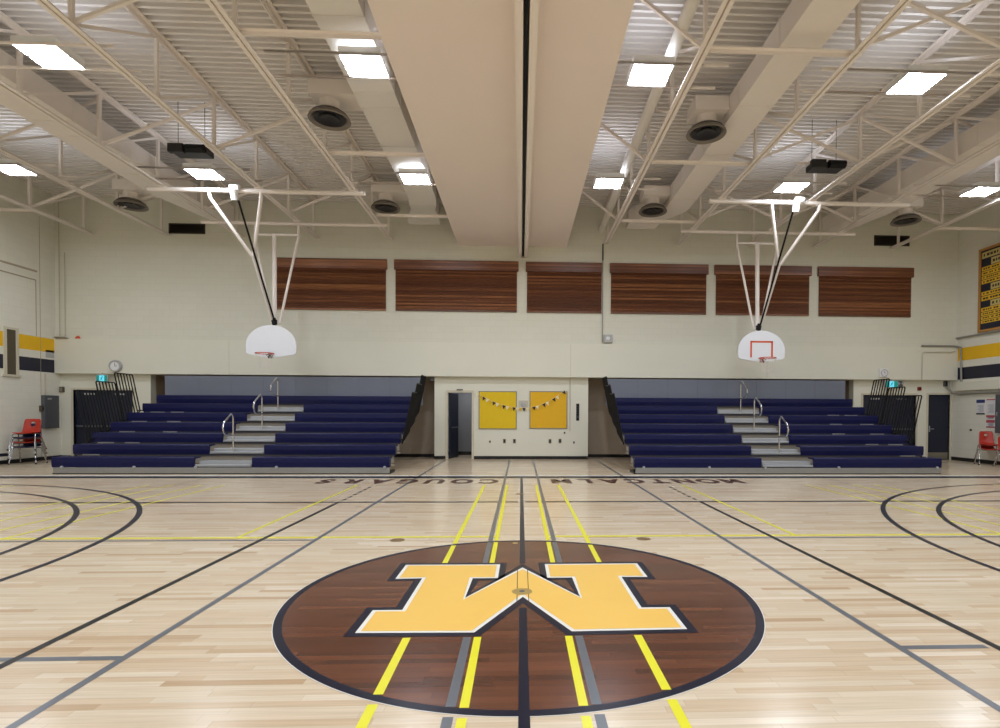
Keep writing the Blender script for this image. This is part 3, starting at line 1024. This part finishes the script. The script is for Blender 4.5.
# ------------------------------------------------------------------ middle wall: boards, bunting, fittings
for x0, x1, z0, z1, m, lab in ((-1.34, -.13, .96, 2.17, M_yellow, 'yellow square notice board beside the open doorway'), (.28, 1.49, .98, 2.18, M_amber, 'amber yellow square notice board right of the other one')):
    r = empty('notice_board', ((x0 + x1) / 2, Y_LOW, z0), lab, 'notice board')
    w, h = (x1 - x0) / 2, z1 - z0
    MB().box(-w + .02, w - .02, -.02, 0, .02, h - .02).build('board_panel', m, r)
    MB().box(-w, w, -.03, 0, 0, .025).box(-w, w, -.03, 0, h - .025, h).box(-w, -w + .025, -.03, 0, 0, h).box(w - .025, w, -.03, 0, 0, h).build('board_frame', M_kick, r)

r = empty('pennant_garland', (.08, 17.46, 1.58), 'string of navy, cream and gold pennants sagging across both yellow boards', 'bunting')
P0, P1, PM = (-1.42, 2.13), (1.41, 2.22), (.06, 1.64)
def sag(t):
    # parabola through the three pins
    x = P0[0] + (P1[0] - P0[0]) * t
    a = (x - PM[0])
    k = (P0[1] - PM[1]) / (P0[0] - PM[0]) ** 2 if a < 0 else (P1[1] - PM[1]) / (P1[0] - PM[0]) ** 2
    return x, PM[1] + k * a * a
pts = [sag(i / 40) for i in range(41)]
MB().tube([(x - .08, 0, z - 1.58) for x, z in pts], .004, 6).build('cord', M_cream, r)
k = 0
for i in range(27):
    t = (i + .5) / 27
    x, z = sag(t)
    x2, z2 = sag(min(1, t + .01))
    an = math.atan2(z2 - z, x2 - x)
    m = (M_cream, M_gold_p, M_navy)[i % 3]
    w = .055
    M4 = Matrix.Translation((x - .08, 0, z - 1.58)) @ Matrix.Rotation(-an, 4, 'Y')
    MB().prism([(-w, 0), (w, 0), (0, -.125)], 'y', -.003, .003).xform(M4).build('pennant', m, r)

r = empty('wall_plaque', (.08, Y_LOW, 1.54), 'pale plaque with a grey round emblem between the yellow boards', 'plaque')
MB().box(-.15, .15, -.02, 0, .10, .34, bevel=.005).build('plate', M_conduit_p, r)
MB().lathe([(0, .02), (.06, .018), (.085, 0)], (0, -.02, .22), 28, RX).build('round_emblem', M_lgrey, r)

r = empty('wall_sign', (1.825, Y_LOW, 1.24), 'narrow vertical black lettered sign right of the amber board', 'sign')
MB().box(-.05, .05, -.012, 0, 0, .55).build('sign_plate', M_pdark, r)
q = MB()
for i in range(7):
    if i == 1: continue
    q.box(-.032 + .006 * (i % 2), .026 + .006 * ((i + 1) % 2), -.015, -.011, .02 + i * .075, .075 + i * .075)
q.build('sign_lettering', M_black, r)
r = empty('wall_conduit', (1.575, Y_LOW, .85), 'thin painted conduit with a small hook on the wall beside the amber board', 'conduit')
MB().tube([(0, -.012, .05), (0, -.012, 1.76)], .012, 8).build('conduit', M_conduit_p, r)
MB().lathe([(0, .03), (.025, .03), (.03, 0)], (-.17, 0, 0), 16, RX).build('hook_plate', M_bronze, r)
for x, z, s, lab in ((-.98, .56, .5, 'tiny wall button at far left below the yellow board'), (-.52, .58, 1, 'dark wall outlet below the yellow board, left one of its pair'),
                     (-.20, .58, 1, 'dark wall outlet below the yellow board, right one of its pair'), (.94, .58, 1, 'dark wall outlet below the amber board, left one of its pair'),
                     (1.26, .59, 1, 'dark wall outlet below the amber board, right one of its pair'), (1.71, .54, .5, 'tiny wall button at far right below the amber board')):
    r = empty('wall_outlet', (x, Y_LOW, z), lab, 'outlet')
    MB().box(-.045 * s, .045 * s, -.012, 0, -.07 * s, .07 * s, bevel=.004).build('cover_plate', M_kick if s == 1 else M_bronze, r)
    MB().box(-.026 * s, .026 * s, -.018, -.011, -.05 * s, .05 * s, bevel=.002).build('socket', M_dark, r)

# ------------------------------------------------------------------ bleachers
NR, PIT, RISE = 7, .615, .261
YB, ZS0 = 13.15, .40
def bleacher(x0, x1, ax0, ax1, outer, label, post_x):
    """outer = -1 when the outer end is at x0"""
    r = empty('bleacher', ((x0 + x1) / 2, YB, 0), label, 'bleacher')
    cx = (x0 + x1) / 2
    X = lambda v: v - cx
    def seat(a, b_, i):
        yy, z = i * PIT, ZS0 + RISE * i
        prof = [(0.0, z - .238), (-.012, z - .12), (-.006, z - .02), (.012, z), (.20, z - .008), (.27, z), (.275, z - .03), (.06, z - .045), (.03, z - .238)]
        mb = MB().prism([(q[0] + yy, q[1]) for q in prof], 'x', X(a), X(b_))
        mb.build('seat_bench', M_seat, r)
    for i in range(NR):
        yy, zd = i * PIT, ZS0 + RISE * i - .222
        last = i == NR - 1
        if last:
            seat(x0, x1, i)
        else:
            seat(x0, ax0, i)
            seat(ax1, x1, i)
        d1 = yy + PIT + .03 if not last else 4.15
        MB().box(X(x0 + .02), X(x1 - .02), yy + .02, d1, zd - .022, zd).build('deck_board', M_deckboard, r)
        MB().box(X(x0 + .02), X(x1 - .02), yy + .008, yy + .03, zd - .050, zd - .004, bevel=.004).build('deck_nose', M_greydark, r)
        if i > 0:      # riser below the nose, set back
            MB().box(X(x0 + .05), X(x1 - .05), yy + .05, yy + .062, zd - .24, zd - .03).build('riser', M_deckboard, r)
        if not last:   # half step and tread in the aisle
            st = MB()
            st.box(X(ax0 + .03), X(ax1 - .02), yy - .015, yy + .26, zd + .002, zd + .05, bevel=.008)
            st.box(X(ax0 + .06), X(ax1 - .02), yy + .10, yy + .36, zd + .05, zd + .125, bevel=.008)
            st.build('aisle_step', M_alu, r)
            for e, sg in ((x0, 1), (x1, -1)):
                MB().box(*sorted((X(e) + sg * .02, X(e) + sg * .10)), yy + .03, yy + .22, zd - .02, zd + .16).build('bench_bracket', M_dark, r)
            so = 1 if outer < 0 else -1
            eo = x0 if outer < 0 else x1
            for q, w_ in ((.12 + .10 * (i % 2), .40), (1.35 - .28 * (i % 3), .36)):
                if i in (0, 1) and q > 1: continue
                MB().box(*sorted((X(eo) + so * q, X(eo) + so * (q + w_))), yy - .004, yy + .02, zd - .048, zd - .018, bevel=.003).build('bench_clip', M_skirt, r)
    # front skirt with glides
    MB().box(X(x0 + .03), X(x1), .0, .03, .02, .155, bevel=.006).build('front_skirt', M_skirt, r)
    sk = MB()
    for t in (.03, .24, .42, .66, .985):
        xx = X(x0 + (x1 - x0) * t)
        sk.lathe([(0, .03), (.03, .025), (.035, 0)], (xx, -.0, .165), 16, RX)
    sk.build('skirt_knob', M_alu, r)
    MB().box(X(x0), X(x1), .02, .06, .0, .03).build('skirt_foot', M_base, r)
    # support frames under the decks, set in from the ends
    for t in (.004, .18, .36, .64, .82, .996):
        xx = X(x0 + (x1 - x0) * t)
        edge = t < .01 or t > .99
        mb = MB()
        for i in range(NR):
            if edge and i > 0: break
            yy, zd = i * PIT, ZS0 + RISE * i - .28
            mb.box(xx - .03, xx + .03, yy + .06, yy + .12, 0, zd)
            if edge: mb.box(xx - .03, xx + .03, yy + .06, yy + .55, 0, .06)
        mb.build('support_frame', M_dark, r)
    # back panel
    bp = MB().box(X(x0) - .05, X(x1) + .04, 4.15, 4.19, 1.70, 2.575)
    bp = bp.build('back_panel', M_greypanel, r)
    sm = MB()
    n = 8
    for i in range(1, n):
        xx = X(x0 + (x1 - x0) * i / n)
        sm.box(xx - .006, xx + .006, 4.146, 4.152, 1.95, 2.575)
    sm.build('panel_seam', M_seam, bp)
    # hand rails in the aisle
    for i, dx in zip((1, 3, 5), (-.065, .065, -.05)):
        px = X(post_x) + dx * (1 if outer < 0 else -1)
        yy, zd = i * PIT + .02, ZS0 + RISE * i - .17
        path = [(px, yy, zd)]
        path += [(px, yy, zd + q) for q in (.45, .82)]
        for k in range(1, 6):
            a = k / 6 * PI * .62
            path.append((px, yy - .10 + .10 * math.cos(a), zd + .82 + .10 * math.sin(a)))
        path += [(px, yy - .36, zd + .76), (px, yy - .44, zd + .69), (px, yy - .47, zd + .60), (px, yy - .44, zd + .48), (px, yy - .36, zd + .42), (px, yy - .16, zd + .41), (px, yy, zd + .41)]
        MB().tube(path, .021, 12).build('hand_rail', M_chrome, r, True)
    # guard rails at both ends, leaning outward
    for e, s in ((x0, -1), (x1, 1)):
        for j, (ya, yb, zt, zb) in enumerate(((15.58, 16.28, 2.53, 1.20), (14.92, 15.60, 2.26, .93), (14.28, 14.90, 2.00, .67))):
            ya -= YB; yb -= YB
            g = MB()
            P = lambda t, z: (X(e) + s * (.05 + .27 * (z - zb) / (zt - zb)), ya + (yb - ya) * t, z)
            n = 6
            for k in range(n + 1):
                t = k / n
                g.tube([P(t, zb + .28 * t), P(t, zt - .015)], .015 if 0 < k < n else .017, 8)
            g.tube([P(0, zt - .04), P(.04, zt), P(.96, zt), P(1, zt - .04)], .017, 8)
            g.tube([P(0, zb), P(1, zb + .28)], .017, 8)
            for t, z in ((.15, zb + .10), (.85, zb + .30)):
                q = P(t, z)
                g.tube([q, (X(e) - s * .06, q[1], z)], .016, 8)
            g.build('guard_rail', M_black, r)
    return r
bleacher(-10.89, -3.12, -7.66, -6.33, -1, 'navy telescopic bleacher with grey back panel left of the middle wall', -7.02)
bleacher(2.76, 10.46, 5.90, 7.21, 1, 'navy telescopic bleacher with grey back panel right of the middle wall', 6.58)

# ------------------------------------------------------------------ hoops
def hoop(xm, pa, pb, label, square):
    """xm: mast x; pa, pb: x-ranges of the two ceiling pipes"""
    r = empty('basketball_hoop', (xm, 15.45, 0), label, 'basketball hoop')
    X = lambda v: v - xm
    Y = lambda v: v - 15.45
    ZP = 6.79
    mo = -.06 if xm < 0 else 0.0
    MB().tube([(X(pa[0]), Y(13.55), ZP), (X(pa[1]), Y(13.55), ZP)], .055, 14).build('front_ceiling_pipe', M_steel, r, True)
    MB().tube([(X(pb[0]), Y(15.8), ZP), (X(pb[1]), Y(15.8), ZP)], .05, 14).build('rear_ceiling_pipe', M_steel, r, True)
    for jx in [j[0] for j in JOISTS]:
        for (q, yy) in ((pa, 13.55), (pb, 15.8)):
            if q[0] < jx < q[1]:
                MB().box(X(jx) - .10, X(jx) + .10, Y(yy) - .07, Y(yy) + .07, ZP + .045, ZP + .075, bevel=.006).build('pipe_clamp', M_steel, r)
    # rear frame
    f = MB()
    for s in (-1, 1):
        f.tube([(s * .60, Y(15.8), ZP), (s * .60, Y(15.8), 6.40)], .030, 12)
    f.tube([(-.62, Y(15.8), 6.47), (.62, Y(15.8), 6.47)], .032, 12)
    f.build('hanger_frame', M_steel, r, True)
    MB().tube([(mo, Y(15.8), 6.47), (mo * .5, Y(15.72), 3.75)], .060, 14).build('mast', M_steel, r, True)
    for s in (-1, 1):
        MB().tube([(s * .60, Y(15.8), 6.42), (s * .10, Y(15.74), 3.95)], .034, 12).build('rear_brace', M_steel, r, True)
    # front folding brace
    ao = -.075 if xm < 0 else .085
    apex = (ao, Y(14.58), 5.52)
    for s in (-1, 1):
        MB().tube([(s * .62, Y(13.55), ZP - .02), (s * .60, Y(13.58), ZP - .16), (ao + s * .02, apex[1], apex[2])], .042, 12).build('front_brace', M_steel, r, True)
    MB().tube([apex, (ao * .7, Y(15.66), 4.0)], .040, 12).build('lower_brace', M_steel, r, True)
    MB().tube([(X(xm) + (.03 if xm < 0 else -.03), Y(13.60), ZP - .12), (.02, Y(15.60), 4.02)], .024, 10).build('locking_strut', M_black, r, True)
    mt = MB().tube([(0, Y(13.50), ZP - .02), (0, Y(13.56), ZP - .22)], .085, 18)
    mt.tube([(-.06, Y(13.47), ZP + .04), (.14, Y(13.47), ZP + .04)], .075, 18)
    mt.build('strut_motor', M_white, r, True)
    kn = MB().box(-.06, .06, Y(15.60), Y(15.70), 3.92, 4.06, bevel=.01)
    kn.tube([(-.07, Y(15.62), 4.02), (.07, Y(15.62), 4.02)], .028, 10)
    kn.tube([(0, Y(15.62), 3.74), (0, Y(15.62), 4.10)], .045, 10)
    kn.build('knuckle', M_black, r)
    # fan shaped board
    prof = []
    w, h0, h1 = .685, 3.0, 3.87
    for k in range(25):
        a = PI * k / 24
        prof.append((w * math.cos(a), 3.30 + (h1 - 3.30) * math.sin(a)))
    prof += [(-w, 3.30), (-w + .01, 3.10), (-w + .07, 3.06), (-.42, 3.03), (-.2, 2.995), (.2, 2.995), (.42, 3.03), (w - .07, 3.06), (w - .01, 3.10)]
    prof = prof[:25] + prof[26:]
    b_ = MB().prism(prof, 'y', -.02, .02)
    bmesh.ops.bevel(b_.bm, geom=[e for e in b_.bm.edges if abs(e.verts[0].co.y - e.verts[1].co.y) < 1e-4], offset=.006, segments=1, affect='EDGES')
    bd = b_.build('backboard', M_board, r)
    if square:
        sq = MB()
        t = .025
        z0, z1, hw = 3.10, 3.55, .305
        sq.box(-hw - t, -hw + t, -.0235, -.02, z0, z1 + t).box(hw - t, hw + t, -.0235, -.02, z0, z1 + t).box(-hw, hw, -.0235, -.02, z1 - t, z1 + t)
        sq.build('target_square', M_orange, bd)
    bk = MB()
    for sx in (-.35, .35):
        bk.bar((sx, .05, 3.1), (sx, .05, 3.72), .05, .05)
    bk.bar((-.4, .06, 3.65), (.4, .06, 3.65), .05, .05)
    bk.bar((-.4, .06, 3.15), (.4, .06, 3.15), .05, .05)
    for sx in (-.3, .3):
        bk.bar((sx, .05, 3.6), (0, Y(15.70), 3.80), .04, .04)
    bk.build('board_frame', M_steel, r)
    # rim, plate, net
    zr, yc = 3.05, -.40
    rim = MB().tube([(.228 * math.cos(2 * PI * k / 36), yc + .228 * math.sin(2 * PI * k / 36), zr) for k in range(36)], .012, 10, closed=True)
    rim.build('rim', M_orange, r, True)
    pl = MB().box(-.06, .06, -.05, -.02, zr - .10, zr + .05, bevel=.005)
    pl.box(-.05, .05, yc + .215, -.03, zr - .012, zr + .008)
    pl.bar((-.05, -.04, zr - .09), (-.05, yc + .20, zr - .01), .012, .02)
    pl.bar((.05, -.04, zr - .09), (.05, yc + .20, zr - .01), .012, .02)
    pl.build('rim_bracket', M_dark if not square else M_alarm, r)
    nt_ = MB()
    n = 12
    lev = [(.228, 0), (.20, -.10), (.165, -.20), (.14, -.30), (.13, -.40)]
    for k in range(n):
        for sgn in (-1, 1):
            pts = [(rr * math.cos(2 * PI * (k + sgn * .5 * q) / n), yc + rr * math.sin(2 * PI * (k + sgn * .5 * q) / n), zr + dz) for q, (rr, dz) in enumerate(lev)]
            nt_.tube(pts, .0035, 5)
    nt_.build('net', M_net, r)
    return r
hoop(-6.90, (-8.94, -3.81), (-8.97, -3.83), 'ceiling hung hoop with plain white fan backboard at left', False)
hoop(6.89, (4.68, 9.81), (4.62, 9.81), 'ceiling hung hoop with orange square on white fan backboard at right', True)

# ------------------------------------------------------------------ side wall fittings
r = empty('electrical_cabinet', (XL + .004, 17.06, .955), 'dark grey electrical cabinet on the left wall by the corner', 'electrical cabinet')
MB().box(0, .10, -.26, .26, 0, .985, bevel=.008).build('cabinet_body', M_grey, r)
MB().box(.10, .106, -.24, .24, .02, .965).build('cabinet_door', M_grey, r)
MB().box(.105, .11, -.16, -.02, .86, .90).build('cabinet_label', M_lgrey, r)
MB().tube([(.03, -.15, .985), (.03, -.15, 1.62)], .012, 8).build('conduit', M_conduit_p, r)
r = empty('wall_switch', (XL, 16.80, 1.45), 'small dark switch box left of the grey electrical cabinet', 'switch')
MB().box(0, .07, -.07, .07, 0, .18, bevel=.008).build('case', M_bronze, r)
MB().box(.07, .085, -.02, .02, .06, .12).build('toggle', M_dark, r)

r = empty('electrical_cabinet', (XR - .004, 15.38, .95), 'dark grey electrical cabinet at the right edge of the photo', 'electrical cabinet')
MB().box(-.12, 0, -.34, .33, 0, 1.15, bevel=.008).build('cabinet_body', M_grey, r)
MB().box(-.128, -.12, -.31, .30, .03, 1.12).build('cabinet_door', M_grey, r)
MB().box(-.14, -.127, .24, .27, .5, .62).build('latch', M_alu, r)

def poster(y0, y1, z0, z1, label, bands, name='poster'):
    r = empty(name, (XR, (y0 + y1) / 2, z0), label, 'poster')
    w, h = (y1 - y0) / 2, z1 - z0
    MB().box(-.006, 0, -w, w, 0, h).build('sheet', M_paper, r)
    for (a, b_, m, nm) in bands:
        MB().box(-.009, -.005, -w + .004, w - .004, a * h, b_ * h).build(nm, m, r)
    q = MB()
    for i in range(8):
        zz = h * (.12 + .07 * i)
        if any(a - .03 < zz / h < b_ + .02 for a, b_, _m, _n in bands): continue
        q.box(-.008, -.005, -w * .7, w * (.7 - .2 * (i % 3)), zz, zz + .012)
    q.build('printed_lines', M_ptext, r)
poster(16.20, 16.52, 1.50, 1.96, 'white poster with a blue heading on the right wall', [(.78, 1.0, M_pblue, 'heading'), (0, .10, M_pdark, 'footer')])
poster(15.84, 16.15, 1.50, 1.97, 'white poster with a thin red heading beside the blue headed one', [(.93, 1.0, M_pred, 'heading')])
poster(15.84, 16.15, 1.36, 1.48, 'small white notice with a red band below the red headed poster', [(.45, 1.0, M_pred, 'heading')], 'notice')
poster(15.84, 16.15, 1.10, 1.34, 'lowest small notice with red bands above the red chairs', [(.62, .98, M_pred, 'heading'), (0, .16, M_pred, 'footer')], 'notice')
o = tag(MB().lathe([(0, .03), (.03, .03), (.035, 0)], (0, 0, 0), 16, Matrix.Rotation(-PI / 2, 4, 'Y')).build('wall_bolt', M_bronze), 'small round dark bolt on the right wall beside the single door', 'bolt')
o.location = (XR, 16.71, 1.01)

# record board on the right wall
r = empty('honour_board', (XR, 15.0, 4.11), 'oak framed navy and yellow honour board high on the right wall', 'board')
h = 2.42
ya, yb = -1.40, 1.40
MB().box(-.03, 0, ya, yb, 0, h).build('board_panel', M_stripe_n, r)
MB().box(-.06, 0, ya - .07, ya, -.07, h + .07).box(-.06, 0, yb, yb + .07, -.07, h + .07).box(-.06, 0, ya, yb, -.07, 0).box(-.06, 0, ya, yb, h, h + .07).build('board_frame', M_oak, r)
rows = [(2.18, 2.37, 'p'), (1.94, 2.14, 'b'), (1.80, 1.92, 'y'), (1.66, 1.78, 'y'), (1.54, 1.64, 'y'), (1.40, 1.52, 'g'),
        (1.18, 1.37, 'b'), (1.04, 1.16, 'y'), (.88, 1.02, 'y'), (.68, .86, 'b'), (.55, .67, 'y'), (.43, .53, 'y'), (.31, .41, 'y'), (.19, .29, 'y')]
for z0, z1, kd in rows:
    e = yb - .03
    if kd == 'b': e = yb - .36
    m = M_bpale if kd in 'bp' else M_byel
    st = MB().box(-.036, -.03, ya + .03, e, z0, z1).build('name_strip', m, r)
    q = MB()
    yy = e - .06
    rnd = random.Random(int(z0 * 1000))
    while yy > ya + .2:
        L_ = rnd.uniform(.04, .09)
        q.box(-.038, -.0355, yy - L_, yy, z0 + (z1 - z0) * .3, z0 + (z1 - z0) * .7)
        yy -= L_ + rnd.choice((.02, .03, .07))
    q.build('strip_lettering', M_bink, st)

# conduits at the right corner
def conduit(pts, rad, label, m):
    r_ = MB().tube(pts, rad, 10).build('wall_conduit', m, smooth=True)
    tag(r_, label, 'conduit')
conduit([(13.0, 17.25, 3.72), (14.05, 17.25, 3.72), (14.17, 17.22, 3.70), (14.20, 17.12, 3.66), (14.20, 17.08, 2.56)], .03, 'grey conduit turning around the right corner below the honour board', M_conduit)
conduit([(13.02, 17.25, 2.62), (13.02, 17.25, 3.46), (13.08, 17.25, 3.52), (13.98, 17.25, 3.52), (14.12, 17.25, 3.56)], .012, 'thin painted conduit bent in an arch above the single door', M_conduit_p)
conduit([(XR - .04, 17.30, 3.98), (XR - .04, YF + 1, 3.98)], .03, 'straight grey conduit along the right wall above the yellow band', M_conduit)
conduit([(14.05, 17.44, 2.60), (14.05, 17.42, 2.36), (14.08, 17.30, 2.20), (14.17, 17.1, 2.16), (14.19, 16.9, 2.17), (14.19, YF + 1, 2.17)], .035, 'grey pipe under the boxed ledge of the right wall', M_conduit)
r = empty('corner_box', (13.98, Y_LOW + .002, 2.42), 'small dark conduit box in the right corner over the single door', 'electrical box')
MB().box(-.05, .05, -.08, 0, 0, .18, bevel=.008).build('case', M_grey, r)
MB().box(-.035, .035, -.086, -.08, .02, .16).build('cover', M_dark, r)

# ------------------------------------------------------------------ stacked school chairs
def chair(shell, name='stacking_chair'):
    r = empty(name, (0, 0, 0), '', 'chair')
    # shell: seat plate curving up into the back with a grip hole; faces -y
    mb = MB()
    prof = [(-.21, .425), (-.20, .44), (-.05, .430), (.10, .428), (.17, .445), (.205, .50), (.225, .60), (.25, .72), (.262, .80)]
    W = [.180, .188, .19, .185, .18, .175, .17, .165, .150]
    n = 8
    grid = []
    for (yy, zz), w in zip(prof, W):
        grid.append([mb.bm.verts.new((w * (2 * k / n - 1), yy + .03 * (2 * k / n - 1) ** 2 * (-1 if zz > .46 else 0), zz + (.02 * (2 * k / n - 1) ** 2 if zz < .46 else 0))) for k in range(n + 1)])
    for a in range(len(grid) - 1):
        for k in range(n):
            if a == 6 and k in (3, 4):
                continue
            mb.bm.faces.new([grid[a][k], grid[a][k + 1], grid[a + 1][k + 1], grid[a + 1][k]])
    o = mb.build('seat_shell', shell, r, True)
    so = o.modifiers.new('thickness', 'SOLIDIFY'); so.thickness = .020; so.offset = 0
    sb = o.modifiers.new('round', 'SUBSURF'); sb.levels = 1; sb.render_levels = 1
    # chrome legs: one bent tube per side pair
    for s in (-1, 1):
        MB().tube([(s * .255, -.21, .012), (s * .212, -.12, .400), (s * .205, -.09, .415), (s * .205, .06, .415), (s * .212, .09, .400), (s * .255, .22, .012)], .0125, 10).build('leg_frame', M_chrome, r, True)
        for yy, xx in ((-.21, .255), (.22, .255)):
            MB().tube([(s * xx, yy, .0), (s * xx, yy, .035)], .0155, 12).build('foot_glide', M_black, r, True)
    MB().tube([(-.205, -.08, .412), (.205, -.08, .412)], .011, 8).build('cross_tube', M_chrome, r, True)
    return r
ca, cb = chair(M_red), chair(M_navyshell)
used = {'a': False, 'b': False}
def stack(x, yy, rz, kinds, labels, dz, dd):
    for i, (kd, lab) in enumerate(zip(kinds, labels)):
        src = ca if kd == 'a' else cb
        if not used[kd]:
            c = src; used[kd] = True
        else:
            c = copy_tree(src)
        f = Vector((math.sin(rz), -math.cos(rz), 0)) * dd * i
        c.location = (x + f.x, yy + f.y, dz * i)
        c.rotation_euler = (0, 0, rz)
        c.scale = (1.22 if x < 0 else 1.04, 1.13, 1.08)
        c['label'] = lab
        c['group'] = 'stacked school chairs'
stack(-13.70, 15.78, math.radians(12), 'baba', ['navy stacking chair at the bottom of the left stack', 'red stacking chair between the navy ones in the left stack',
      'navy stacking chair under the top red one in the left stack', 'red stacking chair on top of the left stack'], .128, .010)
stack(13.88, 15.66, math.radians(-28), 'aa', ['red stacking chair at the bottom of the right pair by the posters', 'red stacking chair on top of the right pair by the posters'], .135, .012)
stack(13.90, 14.96, math.radians(-12), 'a', ['single red stacking chair cut by the right edge of the photo'], .135, .01)

# ------------------------------------------------------------------ world, camera, view
wd = bpy.data.worlds.new('world')
S.world = wd
wd.use_nodes = True
wd.node_tree.nodes['Background'].inputs[0].default_value = (.02, .02, .02, 1)
wd.node_tree.nodes['Background'].inputs[1].default_value = 0.2

cd = bpy.data.cameras.new('camera')
cam = bpy.data.objects.new('camera', cd)
COL.objects.link(cam)
F_PX, YAW, PITCH, ROLL, PX, PY = 546.54, -.0419478, -.0166271, .0048047, 543.71, 422.79
cd.sensor_width = 36.0
cd.sensor_fit = 'HORIZONTAL'
cd.lens = F_PX / 1000 * 36
cd.shift_x = -(PX - 500) / 1000
cd.shift_y = (PY - 364) / 1000
cd.clip_start = .05
cd.clip_end = 200
Rm = Matrix.Rotation(YAW, 4, 'Z') @ Matrix.Rotation(PI / 2 + PITCH, 4, 'X') @ Matrix.Rotation(ROLL, 4, 'Z')
cam.matrix_world = Matrix.Translation((0, 0, 1.4596)) @ Rm
S.camera = cam

S.view_settings.view_transform = 'Standard'
S.view_settings.look = 'None'
S.view_settings.gamma = 1.0
S.view_settings.use_curve_mapping = False
S.view_settings.exposure = 0.93
S.cycles.max_bounces = 8
S.cycles.diffuse_bounces = 5
S.cycles.glossy_bounces = 4
S.cycles.use_denoising = True
S.cycles.use_adaptive_sampling = False
S.cycles.sample_clamp_indirect = 4.0
